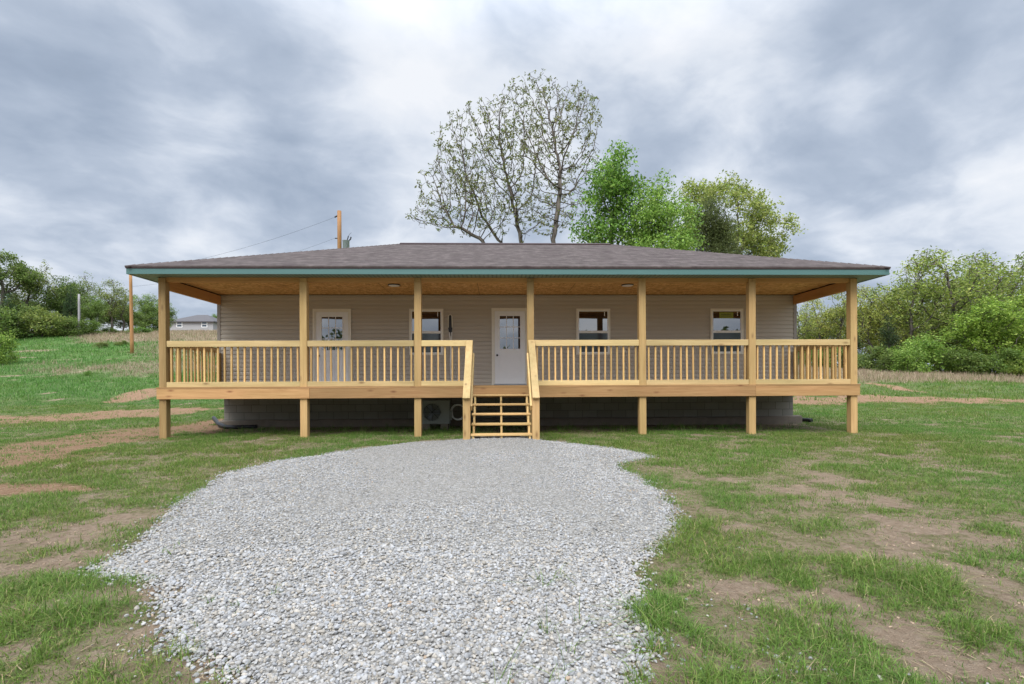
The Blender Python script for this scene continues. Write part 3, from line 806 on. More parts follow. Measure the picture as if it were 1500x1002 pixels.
# deck
mb = MB(); n = 18; dy = (YW - .02 - (YF - .045)) / n
for i in range(n):
    y0 = YF - .045 + i * dy; mb.box(HX0 - .03, HX1 + .03, y0 + .002, y0 + dy - .002, DZ - .034, DZ)
deck = child(mb.build('porch_deck', W_RIM_X), house)
mb = MB()
for i in range(41):
    x_ = HX0 + .1 + i * (HX1 - HX0 - .24) / 40; mb.box(x_, x_ + .04, YF + .17, YW - .03, .93, DZ - .035)
child(mb.build('joists', W_RIM_Y), deck)
rim = MB()
seg_x = [HX0 - .02, at(454, 575, YF)[0], at(782, 575, YF)[0], at(1106, 575, YF)[0], HX1 + .02]
for a, b_ in zip(seg_x[:-1], seg_x[1:]):
    mb = MB(); mb.box(a + .0015, b_ - .0015, YF - .04, YF - .001, .895, DZ - .0345); child(mb.build('rim_board', W_RIM_X, bevel=.004), deck)
for X in (HX0 - .02, HX1 - .02):
    mb = MB(); mb.box(X, X + .04, YF + .001, YW - .02, .895, DZ - .0345); child(mb.build('rim_board', W_RIM_Y, bevel=.004), deck)
# posts
PW = .16
pxs = [HX0 + PW / 2 + .015] + [at(q, 500, YF)[0] for q in (444.3, 611.3, 777, 941.5, 1102)] + [HX1 - PW / 2 - .015]
posts = []
for i, X in enumerate(pxs):
    mb = MB()
    zb = float(terrain(X, YF + .08)) - .08
    w_ = PW / 2
    j = rr.uniform(-.012, .012)
    zt = 3.60
    # lower leg, then the part above the deck with a notch for the beam
    z1 = DZ - .1
    vs = [(X + dx + (j if zz > 2 else 0), YF + dy_, zz) for zz in (zb, 3.569, ) for dy_ in (0, PW) for dx in (-w_, w_)]
    mb.add(vs, [(0, 2, 3, 1), (4, 5, 7, 6), (0, 1, 5, 4), (2, 6, 7, 3), (0, 4, 6, 2), (1, 3, 7, 5)])
    mb.box(X - w_ + j, X + w_ + j, YF, YF + .048, 3.5692, 3.655)
    po = child(mb.build('porch_post', W_POST, bevel=.006), house); posts.append(X)
    if i == 3: po['label'] = 'porch post at the right side of the steps'
# railings
RT, RB = 2.222, 1.285
bal = None
def railing(x0, x1, along='X', y0=0, y1=0, xs=None, label=None):
    global bal
    mb = MB()
    if along == 'X':
        mb.box(x0 + .002, x1 - .002, YF + .014, YF + .052, RT - .138, RT)
        rl = child(mb.build('railing', W_RAIL_X, bevel=.004), house)
        mb = MB(); mb.box(x0 + .002, x1 - .002, YF + .004, YF + .042, DZ + .001, RB); child(mb.build('bottom_rail', W_RAIL_X, bevel=.004), rl)
        n = max(2, round((x1 - x0) / .149)); st_ = (x1 - x0) / n
        pts = [(x0 + st_ * (k + .5), YF + .072) for k in range(n)]
    else:
        mb.box(x0, x1, y0 + .002, y1 - .002, RT - .138, RT)
        rl = child(mb.build('railing', W_RAIL_Y, bevel=.004), house)
        mb = MB(); mb.box(x0, x1, y0 + .002, y1 - .002, DZ + .001, RB); child(mb.build('bottom_rail', W_RAIL_Y, bevel=.004), rl)
        n = max(2, round((y1 - y0) / .149)); st_ = (y1 - y0) / n
        xo = x1 + .02 if x0 < 0 else x0 - .02
        pts = [(xo, y0 + st_ * (k + .5)) for k in range(n)]
    for k, (x_, y_) in enumerate(pts):
        if bal is None:
            mb = MB(); mb.box(-.019, .019, -.019, .019, 0, .885); bal = mb.build('baluster', W_RAIL_Z, bevel=.003); o = bal
        else:
            o = bal.copy(); COL.objects.link(o)
        o.parent = rl; o.matrix_parent_inverse = Matrix.Identity(4)
        o.location = (x_ + rr.uniform(-.006, .006), y_, DZ + .045 + rr.uniform(-.008, .008)); o.rotation_euler = (0, rr.uniform(-.008, .008), rr.uniform(-.05, .05))
    if label: rl['label'] = label
    return rl
w_ = PW / 2
NLX = -.60                                # newel at the left of the stair opening
railing(pxs[0] + w_, pxs[1] - w_); railing(pxs[1] + w_, pxs[2] - w_); railing(pxs[2] + w_, NLX - .045)
railing(pxs[3] + w_, pxs[4] - w_); railing(pxs[4] + w_, pxs[5] - w_); railing(pxs[5] + w_, pxs[6] - w_)
railing(HX0 + .02, HX0 + .06, 'Y', YF + PW, YW - .12); railing(HX1 - .06, HX1 - .02, 'Y', YF + PW, YW - .12)
for X in (HX0 + .005, HX1 - .095):
    mb = MB(); mb.box(X, X + .09, YW - .118, YW - .028, DZ + .001, RT - .14); child(mb.build('railing_end_post', W_POST, bevel=.004), house)

# steps ------------------------------------------------------------
steps = child(empty('porch_steps', (.1, 11.3, 0)), house); steps.matrix_parent_inverse = Matrix.Translation(house.location).inverted()
def sub(o, p, gp=house):
    o.parent = p; o.matrix_parent_inverse = (Matrix.Translation(p.location)).inverted(); return o
SX0, SX1 = -.545, .725
tread_y = [11.70, 11.45, 11.20, 10.95, 10.70]; tread_z = [.970, .7715, .573, .3745, .176]
for y_, z_ in zip(tread_y, tread_z):
    e_ = .012 if y_ > 11 else .03
    mb = MB(); mb.box(SX0 - (0 if y_ > 10.9 else .0), SX1 + (0 if y_ > 10.9 else .0), y_, y_ + .27, z_ - .038, z_); sub(mb.build('tread', W_TREAD, bevel=.005), steps)
for X in (-.515, .07, .655):
    prof = [(11.955, .93)]
    for y_, z_ in zip(tread_y, tread_z): prof += [(y_ + .285 if y_ < 11.6 else 11.955, z_ - .0385), (y_ + .02, z_ - .0385)]
    prof = [(11.955, .9315), (11.72, .9315)]
    for k in range(5):
        prof.append((tread_y[k] + .02, tread_z[k] - .0385))
        prof.append((tread_y[k] + .02, (tread_z[k + 1] - .0385) if k < 4 else .0))
    prof = [(11.955, .9315)] + prof[2:] + [(10.98, 0.0), (11.955, .70)]
    mb = MB(); mb.prism(prof, X, X + .04); sub(mb.build('stringer', W_SLOPE), steps)
for X in (-.705, .728):
    mb = MB(); zb = float(terrain(X, 10.75)) - .05; mb.box(X, X + .15, 10.70, 10.86, zb, .965); sub(mb.build('newel_post', W_POST, bevel=.005), steps)
mb = MB(); mb.box(NLX - .045, NLX + .045, YF + .055, YF + .145, DZ + .001, RT - .003); child(mb.build('stair_end_post', W_POST, bevel=.004), house)
def sloped(x0, x1, pa, pb, t):              # board from (y,z) pa down to pb, thickness t measured across the slope
    d = Vector((0, pb[0] - pa[0], pb[1] - pa[1])).normalized(); nrm = Vector((0, -d.z, d.y))
    if nrm.z > 0: nrm = -nrm
    vs = []
    for (y_, z_) in (pa, pb):
        for x_ in (x0, x1):
            vs.append((x_, y_, z_)); vs.append((x_, y_ + nrm.y * t, z_ + nrm.z * t))
    return MB().add(vs, [(0, 2, 3, 1), (4, 5, 7, 6), (0, 4, 6, 2), (1, 3, 7, 5), (0, 1, 5, 4), (2, 6, 7, 3)])
for x0, x1, inner in ((-.705, -.555, -.5545), (.728, .878, .7275)):
    sub(sloped(x0, x1, (12.0, RT + .002), (10.63, .93), .04).build('handrail', W_SLOPE, bevel=.004), steps)
    a, b_ = (inner, inner + .038) if inner < 0 else (inner - .038, inner)
    sub(sloped(a, b_, (11.96, RT - .30), (10.74, .76), .14).build('lower_handrail', W_SLOPE, bevel=.004), steps)

# doors and windows ------------------------------------------------
def frame_box(mb, x0, x1, z0, z1, w, y0, y1, bottom=True):
    mb.box(x0, x1, y0, y1, z1 - w, z1); mb.box(x0, x0 + w, y0, y1, z0 + (w if bottom else 0), z1 - w); mb.box(x1 - w, x1, y0, y1, z0 + (w if bottom else 0), z1 - w)
    if bottom: mb.box(x0, x1, y0, y1, z0, z0 + w)
def door(x0, x1, z1, label, arch):
    z0 = DZ
    mb = MB(); frame_box(mb, x0, x1, z0 + .002, z1, .055, YW - .05, YW - .014, False); frame_box(mb, x0 + .0555, x1 - .0555, z0 + .002, z1 - .0555, .03, YW - .036, YW - .014, False)
    dr = MB()
    sx0, sx1, sz0, sz1 = x0 + .088, x1 - .088, z0 + .035, z1 - .088
    gx0, gx1 = (sx0 + sx1) / 2 - .285, (sx0 + sx1) / 2 + .285; gz1 = sz1 - .135; gz0 = gz1 - .92
    yf, yb = YW - .024, YW - .0142
    dr.box(sx0, gx0, yf, yb, sz0, sz1); dr.box(gx1, sx1, yf, yb, sz0, sz1); dr.box(gx0, gx1, yf, yb, gz1, sz1); dr.box(gx0, gx1, yf, yb, sz0, gz0)
    pz0, pz1 = sz0 + .17, gz0 - .15
    for a, b_ in ((sx0 + .11, (sx0 + sx1) / 2 - .035), ((sx0 + sx1) / 2 + .035, sx1 - .11)):
        frame_box(dr, a, b_, pz0, pz1, .022, yf - .009, yf - .0002); dr.box(a + .05, b_ - .05, yf - .007, yf - .0002, pz0 + .05, pz1 - .05)
    d = child(dr.build('door', DOORW, bevel=.002), house); d['label'] = label
    sub(mb.build('frame', CREAM, bevel=.003), d)
    mb = MB(); mb.box(gx0, gx1, YW - .0195, YW - .0155, gz0, gz1); sub(mb.build('pane', GLASS), d)
    mb = MB(); frame_box(mb, gx0 - .02, gx1 + .02, gz0 - .02, gz1 + .02, .0205, yf - .012, yf - .0003)
    for k in (1, 2):
        xx = gx0 + (gx1 - gx0) * k / 3; mb.box(xx - .009, xx + .009, YW - .0265, YW - .0197, gz0, gz1)
        zz = gz0 + (gz1 - gz0) * k / 3; mb.box(gx0, gx1, YW - .026, YW - .0197, zz - .009, zz + .009)
    sub(mb.build('muntins', DOORW), d)
    mb = MB(); kx, kz = sx0 + .065, sz0 + .80
    mb.tube([(kx, yf - .001, kz), (kx, yf - .012, kz)], .030, 14); mb.tube([(kx, yf - .012, kz), (kx, yf - .04, kz)], .012, 10)
    mb.tube([(kx, yf - .035, kz), (kx, yf - .045, kz), (kx, yf - .06, kz), (kx, yf - .07, kz)], [.018, .028, .027, .014], 14)
    sub(mb.build('knob', DARKMETAL, smooth=True), d)
    mb = MB(); mb.box(x0 + .056, x1 - .056, YW - .07, YW - .0142, z0 + .001, z0 + .03); sub(mb.build('threshold', GALV), d)
    for k in range(3):
        pass
door(-5.09, -4.035, 3.30, 'left white door with a nine pane window', True)
door(-.143, .882, 3.32, 'white door at the top of the porch steps', False)
def window(x0, x1, z0, z1, label, sticker=False):
    mb = MB(); frame_box(mb, x0, x1, z0, z1, .045, YW - .052, YW - .0142)
    w_ = child(mb.build('window', CREAM, bevel=.003), house); w_['label'] = label
    zm = z0 + (z1 - z0) * .505
    mb = MB()
    frame_box(mb, x0 + .0455, x1 - .0455, zm - .014, z1 - .0455, .034, YW - .040, YW - .0145)
    frame_box(mb, x0 + .0455, x1 - .0455, z0 + .0455, zm - .0145, .032, YW - .046, YW - .0145)
    sub(mb.build('sash', WHITE, bevel=.002), w_)
    mb = MB(); mb.box(x0 + .079, x1 - .079, YW - .026, YW - .018, zm + .02, z1 - .079); pn = sub(mb.build('pane', GLASS), w_)
    mb = MB(); mb.box(x0 + .077, x1 - .077, YW - .034, YW - .02, z0 + .077, zm - .046); sub(mb.build('pane', SCREEN), w_)
    mb = MB(); mb.box(x1 - .17, x1 - .15, YW - .0275, YW - .0262, z1 - .21, z1 - .09); sub(mb.build('sash_tag', WHITE), w_)
    if sticker:
        a, b_, c_, d_ = x0 + .26, x0 + .66, z1 - .275, z1 - .105
        mb = MB(); mb.box(a, b_, YW - .0273, YW - .0262, c_, d_); sk = sub(mb.build('sticker', STICKER), w_)
        mb = MB()
        for k in range(9):
            h_ = .028 if k % 3 else .04
            mb.box(a + .055 + k * .031, a + .075 + k * .031, YW - .0277, YW - .0274, c_ + .085, c_ + .085 + h_)
        mb.box(a + .05, b_ - .06, YW - .0277, YW - .0274, c_ + .05, c_ + .058)
        sub(mb.build('sticker_print', STICKER_INK), w_)
X = lambda q: float(at(q, 485, YW)[0])
window(X(599.8), X(649.8), 2.005, 3.30, 'window between the left door and the steps')
window(X(843.9), X(893.6), 2.005, 3.30, 'window right of the porch steps')
window(X(1040), X(1088), 2.005, 3.30, 'rightmost window with a yellow green sticker on its glass', True)

# porch lights
for (px, py, lab) in [(577.3, 417, 'flat round porch ceiling light left of the steps, nearer the left door'), (919.3, 417, 'flat round porch ceiling light right of the steps, above the middle window')]:
    d = ray(px, py); t = (3.70 - CZ) / d[2]; q = d * t
    L_ = empty('ceiling_light', (q[0], q[1], 3.70)); tag(L_, lab, 'ceiling light', 'porch ceiling lights')
    mb = MB(); mb.tube([(q[0], q[1], 3.699), (q[0], q[1], 3.682), (q[0], q[1], 3.676)], [.155, .155, .145], 28); sub(mb.build('housing', DARKMETAL), L_)
    mb = MB(); mb.tube([(q[0], q[1], 3.675), (q[0], q[1], 3.668), (q[0], q[1], 3.664)], [.137, .130, .10], 28); sub(mb.build('diffuser', WHITE, smooth=True), L_)

# line-set hole and cables beside the left window
hx_, hz_ = X(659.7), 2.0
ls = empty('refrigerant_lines', (hx_, YW - .03, 1.17)); tag(ls, 'white insulated cables hanging from a dark wall opening beside the left window', 'cables')
def pz(py): return float(at(660, py, YW)[2])
mb = MB()
zz = [pz(461), pz(463), pz(470), pz(480), pz(488), pz(492)]
mb.prism([(hx_ - .03, zz[5]), (hx_ + .035, zz[5]), (hx_ + .055, zz[3]), (hx_ + .055, zz[1]), (hx_ + .02, zz[0]), (hx_ - .02, zz[0]), (hx_ - .05, zz[1]), (hx_ - .055, zz[3])], YW - .03, YW - .0145, 'Y')
sub(mb.build('opening', BLACK), ls)
mb = MB(); mb.tube([(hx_ - .055, YW - .035, zz[3]), (hx_ - .05, YW - .04, zz[1]), (hx_, YW - .04, zz[0] + .01), (hx_ + .05, YW - .04, zz[1]), (hx_ + .057, YW - .035, zz[3])], .014, 8); sub(mb.build('collar', CREAM, smooth=True), ls)
for dx, a, r_ in ((-.015, .05, .017), (.028, .02, .014), (.06, -.03, .006)):
    pts = []
    for k in range(16):
        t = k / 15; zc = pz(487) + (1.18 - pz(487)) * t
        pts.append((hx_ + dx * (1 - .2 * t) + a * math.sin(t * 2.2) * .6 + .012 * math.sin(t * 9 + dx * 50), YW - .045 - .03 * math.sin(t * 3.1), zc))
    mb = MB(); mb.tube(pts, r_, 8); sub(mb.build('cable', WHITE, smooth=True), ls)
mb = MB(); mb.tube([(hx_ + .1 + .1 * math.sin(k * .35), YW - .05, 1.18 + .5 * (1 - k / 12) ** 2) for k in range(13)], .004, 6); sub(mb.build('cable', WHITE, smooth=True), ls)

# heat pump
ax0, ax1 = float(at(617, 600, 13.6)[0]), float(at(658.5, 600, 13.6)[0]); ay0, ay1 = 13.62, 13.93; az0, az1 = .165, .755
ac = empty('heat_pump', ((ax0 + ax1) / 2, 13.8, 0)); tag(ac, 'off-white outdoor heat pump unit on blocks under the porch', 'heat pump')
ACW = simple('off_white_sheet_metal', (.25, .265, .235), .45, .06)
fcx, fcz, fr = ax0 + .285, (az0 + az1) / 2 + .01, .235
mb = MB()
ringv = [(fcx + fr * math.cos(k * math.pi / 16), ay0, fcz + fr * math.sin(k * math.pi / 16)) for k in range(32)]
outer = []
for k in range(32):
    c_, s_ = math.cos(k * math.pi / 16), math.sin(k * math.pi / 16); m_ = max(abs(c_), abs(s_)); outer.append((fcx + .265 * c_ / m_, ay0, fcz + .275 * s_ / m_))
ringb = [(v_[0], ay0 + .09, v_[2]) for v_ in ringv]
mb.add(ringv + outer + ringb, [(k, (k + 1) % 32, 32 + (k + 1) % 32, 32 + k) for k in range(32)] + [(k, 64 + k, 64 + (k + 1) % 32, (k + 1) % 32) for k in range(32)] + [tuple(range(64, 96))])
mb.box(fcx + .2655, ax1, ay0, ay1, az0, az1); mb.box(ax0, fcx + .265, ay0 + .1, ay1, az0, az1)
mb.box(ax0, fcx + .265, ay0, ay0 + .0995, fcz + .2755, az1); mb.box(ax0, fcx + .265, ay0, ay0 + .0995, az0, fcz - .2755)
mb.box(ax0 - .012, ax1 + .012, ay0 - .012, ay1 + .012, az1 + .001, az1 + .02)
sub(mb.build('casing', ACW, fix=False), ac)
mb = MB()
for k in range(1, 8):
    r_ = fr * k / 8; mb.tube([(fcx + r_ * math.cos(a * math.pi / 12), ay0 - .008, fcz + r_ * math.sin(a * math.pi / 12)) for a in range(25)], .004, 5, False)
for k in range(8):
    a = k * math.pi / 4; mb.tube([(fcx, ay0 - .008, fcz), (fcx + fr * math.cos(a), ay0 - .004, fcz + fr * math.sin(a))], .004, 5)
sub(mb.build('fan_grille', BLACK), ac)
mb = MB()
for k in range(3):
    M_ = Matrix.Translation((fcx, ay0 + .05, fcz)) @ Matrix.Rotation(k * 2 * math.pi / 3, 4, 'Y') @ Matrix.Rotation(.4, 4, 'X'); mb.box(.02, .2, -.004, .004, -.06, .06, M_)
mb.tube([(fcx, ay0 + .02, fcz), (fcx, ay0 + .085, fcz)], .045, 14); sub(mb.build('fan', GALV), ac)
mb = MB(); mb.box(ax1 + .0005, ax1 + .05, ay0 + .05, ay0 + .2, az0 + .1, az0 + .34); sub(mb.build('valve_cover', ACW), ac)
for X_ in (ax0 + .02, ax1 - .24):
    mb = MB(); mb.box(X_, X_ + .2, ay0 - .02, ay1 + .05, -.05, az0 - .001)
    o = mb.build('concrete_block', FOOTING, bevel=.006)
    tag(o, 'grey concrete block under the ' + ('left end' if X_ < ax0 + .1 else 'right end') + ' of the heat pump', 'block', 'blocks under the heat pump')
cx_, cz_ = float(at(671.5, 604, 13.75)[0]), float(at(671.5, 604, 13.75)[2])
mb = MB()
pts = [(cx_ + (.19 + .022 * math.sin(k * .37)) * math.cos(k * math.pi / 12 + 2), 13.72 + .0011 * k + .02 * math.sin(k * .5), cz_ + .01 + (.20 + .02 * math.cos(k * .21)) * math.sin(k * math.pi / 12 + 2)) for k in range(76)]
mb.tube(pts, .014, 8)
o = mb.build('pipe_coil', WHITE, smooth=True); tag(o, 'loose coil of white insulated pipe beside the heat pump', 'pipe coil')

# drain pipes at the foundation corners
mb = MB()
q0 = [at(313, 612, 15.5), at(316, 616, 15.0), at(321, 621.5, 14.4), at(330, 625, 14.1), at(345, 627.5, 14.05), at(362, 628, 14.1), at(380, 627.5, 14.15)]
pts = []
for i in range(len(q0) - 1):
    for k in range(5): pts.append(tuple(q0[i] + (q0[i + 1] - q0[i]) * k / 5))
pts = [(p_[0], p_[1], max(p_[2], float(terrain(p_[0], p_[1])) + .05)) for p_ in pts]
mb.tube(pts, [.052 + .007 * (k % 2) for k in range(len(pts))], 14)
o = mb.build('drain_pipe', BLACK, smooth=True); tag(o, 'black corrugated drain pipe curving round the left foundation corner', 'drain pipe', 'black drain pipes')
mb = MB(); p0 = at(1171, 621, 14.75); x_, y_ = p0[0], p0[1]; z_ = .1
mb.tube([(x_ + .1 * k / 3, y_ + .6 - .6 * k / 11, z_) for k in range(12)], [.055 + .007 * (k % 2) for k in range(12)], 14)
mb.tube([(x_ + .365, y_ - .001, z_), (x_ + .365, y_ - .006, z_)], .03, 10)
o = mb.build('drain_pipe', BLACK, smooth=True); tag(o, 'stub of black drain pipe at the right foundation corner', 'drain pipe', 'black drain pipes')

# ------------------------------------------------------------------ trees
def colonize(att, root, fork, D, dk, rng, maxit=170, di=9e9, stems=()):
    nodes = [np.array(root, float)]; par = [-1]
    L = np.linalg.norm(np.array(fork) - root); n = max(1, int(L / D))
    for k in range(1, n + 1):
        w = rng.normal(0, D * .10, 3); w[2] = 0
        nodes.append(np.array(root) + (np.array(fork) - root) * k / n + (w if k < n else 0)); par.append(len(nodes) - 2)
    for pl in stems:
        prev = 0
        for a, b in zip(pl[:-1], pl[1:]):
            a = np.array(a); b = np.array(b); m = max(1, int(np.linalg.norm(b - a) / D))
            for k in range(1, m + 1):
                nodes.append(a + (b - a) * k / m + rng.normal(0, D * .09, 3)); par.append(prev); prev = len(nodes) - 1
    P = np.zeros((16000, 3)); cnt = len(nodes); P[:cnt] = nodes
    alive = np.ones(len(att), bool)
    d0 = np.linalg.norm(att[:, None] - P[None, :cnt], axis=2); near = d0.argmin(1); dist = d0.min(1)
    seen = set()
    for it in range(maxit):
        if not alive.any() or cnt > 15000: break
        ai = np.where(alive & (dist < di))[0]
        if len(ai) == 0: break
        dirs = att[ai] - P[near[ai]]; dirs /= np.linalg.norm(dirs, axis=1)[:, None] + 1e-9
        acc = np.zeros((cnt, 3)); np.add.at(acc, near[ai], dirs)
        who = np.where(np.abs(acc).sum(1) > 0)[0]
        new = []
        for w in who:
            v = acc[w]; v = v / (np.linalg.norm(v) + 1e-9) + rng.normal(0, .16, 3) + np.array([0, 0, .06]); v /= np.linalg.norm(v)
            q = P[w] + v * D
            key = (w, *np.round(v * 2.5).astype(int))
            if key in seen: continue
            seen.add(key); new.append((q, w))
        if not new: break
        s0 = cnt
        for q, w in new:
            if cnt >= 15999: break
            P[cnt] = q; par.append(w); cnt += 1
        dn = np.linalg.norm(att[:, None] - P[None, s0:cnt], axis=2); m = dn.min(1); am = dn.argmin(1) + s0
        up = m < dist; dist[up] = m[up]; near[up] = am[up]
        alive &= dist > dk
    return P[:cnt].copy(), np.array(par[:cnt])
def tree_tubes(P, par, r_tip, r_base, seg=5, power=2.1):
    n = len(P); acc = np.zeros(n); kids = np.zeros(n, int)
    rad = np.zeros(n)
    for i in range(n - 1, -1, -1):
        rad[i] = r_tip if kids[i] == 0 else acc[i] ** (1 / power)
        if par[i] >= 0: acc[par[i]] += rad[i] ** power; kids[par[i]] += 1
    k = math.log(max(r_base / r_tip, 1.01)) / math.log(max(rad[0] / r_tip, 1.01))
    rad = r_tip * (rad / r_tip) ** k
    V = np.zeros((n, seg, 3)); th = np.arange(seg) * 2 * math.pi / seg
    for i in range(n):
        d = P[i] - P[par[i]] if par[i] >= 0 else np.array([0, 0, 1.0])
        d = d / (np.linalg.norm(d) + 1e-9)
        a = np.cross(d, [.3, .8, .1]); a /= np.linalg.norm(a) + 1e-9; b = np.cross(d, a)
        V[i] = P[i] + rad[i] * (np.cos(th)[:, None] * a + np.sin(th)[:, None] * b)
    fs = []
    idx = np.where(par >= 0)[0]
    for s in range(seg):
        t = (s + 1) % seg
        fs.append(np.stack([par[idx] * seg + s, par[idx] * seg + t, idx * seg + t, idx * seg + s], -1))
    return V.reshape(-1, 3), np.vstack(fs), rad, kids
def leaf_cards(c, size, rng, pal, pp, droop=.2, aspect=.55, shade=None):
    n = len(c); d = rng.normal(size=(n, 3)); d[:, 2] -= droop; d /= np.linalg.norm(d, axis=1)[:, None]
    s = np.cross(d, rng.normal(size=(n, 3))); s /= np.linalg.norm(s, axis=1)[:, None] + 1e-9
    L = size * rng.uniform(.6, 1.3, n); W = L * aspect
    nn = np.cross(d, s)
    P = np.stack([c, c + d * (L * .5)[:, None] + s * (W * .5)[:, None] + nn * (L * .08)[:, None], c + d * L[:, None], c + d * (L * .5)[:, None] - s * (W * .5)[:, None] + nn * (L * .08)[:, None]], 1)
    col = pal[rng.choice(len(pal), n, p=pp)] * rng.uniform(.72, 1.28, (n, 1))
    return P.reshape(-1, 3), np.arange(n * 4).reshape(n, 4), np.repeat(col, 4, 0)
def blob_points(blobs, n, rng, shell=.5):
    """points in a union of ellipsoids (x,y,z,rx,ry,rz)"""
    w = np.array([b_[3] * b_[4] * b_[5] for b_ in blobs]) ** .8; w /= w.sum()
    k = rng.choice(len(blobs), n, p=w); B = np.array(blobs)[k]
    d = rng.normal(size=(n, 3)); d /= np.linalg.norm(d, axis=1)[:, None]
    r = rng.uniform(shell ** 3, 1, n) ** (1 / 3)
    return B[:, :3] + d * r[:, None] * B[:, 3:6]
G_FRESH = np.array([[.14, .28, .04], [.20, .36, .055], [.085, .18, .032], [.27, .40, .085]])
G_YEL = np.array([[.33, .38, .09], [.26, .33, .075], [.40, .42, .14], [.17, .23, .055]])
G_DARK = np.array([[.035, .07, .028], [.05, .09, .032], [.025, .05, .022], [.07, .105, .04]])
G_MID = np.array([[.145, .21, .056], [.19, .26, .07], [.10, .16, .046], [.25, .30, .105]])
PPL = np.array([.35, .3, .2, .15])
def make_tree(name, root, fork, blobs, natt, D, dk, rtip, rbase, nleaf, spread, lsize, pal, seed, twig_only=False, droop=.2, shell=.35, aspect=.55, extra_trunks=(), clump=1, cj=None, stems=()):
    rng = np.random.default_rng(seed)
    T = empty(name, root)
    A = blob_points(blobs, natt, rng, shell)
    P, par = colonize(A, root, fork, D, dk, rng, stems=stems)
    tv, tf, rad, kids = tree_tubes(P, par, rtip, rbase)
    VV = [tv]; FF = [tf]; nb = len(tv)
    for (pts, r0, r1) in extra_trunks:
        mb = MB(); mb.tube(pts, [r0 + (r1 - r0) * k / (len(pts) - 1) for k in range(len(pts))], 6, False); VV.append(np.array(mb.v)); FF.append(np.array(mb.f) + nb); nb += len(mb.v)
    tr = mesh_np('trunk', np.vstack(VV) - np.array(root), np.vstack(FF), BARK, T, smooth=True)
    tips = P[(kids == 0)] if not twig_only else P[(rad < rtip * 2.2)]
    if twig_only: tips = tips[(np.sin(tips[:, 0] * 1.9 + tips[:, 2] * 1.3) + np.sin(tips[:, 1] * 2.3 - tips[:, 2] * 1.1) + rng.normal(0, .7, len(tips))) > -1.1]
    base_pts = np.vstack([tips, A]) if not twig_only else tips
    n = nleaf
    if clump > 1:
        k = rng.integers(0, len(base_pts), n // clump); cc = base_pts[k] + rng.normal(0, spread, (len(k), 3)); c = np.repeat(cc, clump, 0) + rng.normal(0, cj or lsize * .22, (len(k) * clump, 3))
        vary = np.repeat(np.repeat(rng.uniform(.68, 1.25, (len(k), 1)), clump, 0), 4, 0)
    else:
        k = rng.integers(0, len(base_pts), n); c = base_pts[k] + rng.normal(0, spread, (n, 3)); vary = 1.0
    lv, lf, lc = leaf_cards(c, lsize, rng, pal, PPL, droop, aspect)
    mesh_np('crown', lv - np.array(root), lf, LEAF, T, col=lc * vary)
    return T
def rnd_blobs(rng, cx, cy, cz, rx, ry, rz, n, rs):
    out = []
    for k in range(n):
        d = rng.normal(size=3); d /= np.linalg.norm(d); r = rng.uniform(.35, 1.0)
        f = rng.uniform(*rs); out.append((cx + d[0] * rx * r, cy + d[1] * ry * r, cz + d[2] * rz * r, f, f, f * .8))
    return out

# --- trees behind the house, built one by one
Yt = 32.0; k_ = Yt / F
def wp(px, py, Y=32.0): p_ = at(px, py, Y); return p_
zt = float(terrain(1.5, Yt))
c0 = wp(742, 235)
rg = np.random.default_rng(77)
bl = []
for (px, py, rx_, ry_) in [(780, 168, 70, 48), (705, 200, 52, 58), (822, 200, 58, 72), (662, 282, 54, 44), (632, 318, 36, 24), (745, 265, 88, 74), (842, 268, 36, 48), (700, 300, 60, 46), (790, 310, 60, 40), (680, 240, 50, 50), (788, 112, 26, 22), (760, 118, 20, 16), (690, 330, 56, 26), (855, 165, 24, 34), (728, 142, 30, 24), (615, 296, 16, 16), (868, 215, 18, 30), (655, 215, 16, 40)]:
    q = wp(px, py); bl.append((q[0], Yt + rg.uniform(-1.6, 1.6), q[2], rx_ * k_, min(rx_, 70) * k_ * .8, ry_ * k_))
T = make_tree('tree', (wp(782, 500)[0], Yt, zt), tuple(wp(779, 462)), bl, 9000, .33, .36, .011, .22, 13500, .12, .145, np.array([[.20, .215, .055], [.15, .20, .05], [.25, .25, .08], [.12, .14, .04]]), 3, True, .5, 0.0, .5, clump=5,
              stems=[[tuple(wp(a_, b_) + np.array([0, c_, 0])) for a_, b_, c_ in pts] for pts in (
                  [(784, 500, 0), (797, 430, -.3), (806, 380, -.6), (812, 330, -.8), (818, 285, -1.0)],
                  [(782, 495, 0), (764, 420, .4), (738, 358, .8), (716, 322, 1.1)],
                  [(782, 490, .1), (772, 400, .5), (763, 345, .7), (756, 300, .8)],
                  [(780, 480, 0), (742, 392, -.4), (702, 354, -.8), (668, 338, -1.0)])])
tag(T, 'tall sparse tree with bare branches and small budding leaves behind the roof', 'tree', 'trees behind the house')
def tree_px(name, label, Y, blobs_px, depth, natt, nleaf, lsize, pal, seed, base_px, D=.45, dk=.6, spread=.22, rbase=.22, rtip=.012, fork_py=None, **kw):
    bl = []
    rg = np.random.default_rng(seed)
    for (px, py, rx, ry) in blobs_px:
        q = wp(px, py, Y); k2 = Y / F; bl.append((q[0], Y + rg.uniform(-depth, depth), q[2], rx * k2, min(rx, ry) * k2, ry * k2))
    xb = wp(base_px, 500, Y)[0]; zb = float(terrain(xb, Y)); lowest = min(b_[2] - b_[5] for b_ in bl)
    fk = wp(base_px, fork_py or 400, Y)
    T = make_tree(name, (xb, Y, zb), (xb, Y, max(zb + 1.0, fk[2])), bl, natt, D, dk, rtip, rbase, nleaf, spread, lsize, pal, seed, **kw)
    tag(T, label, 'tree', 'trees behind the house')
    return T
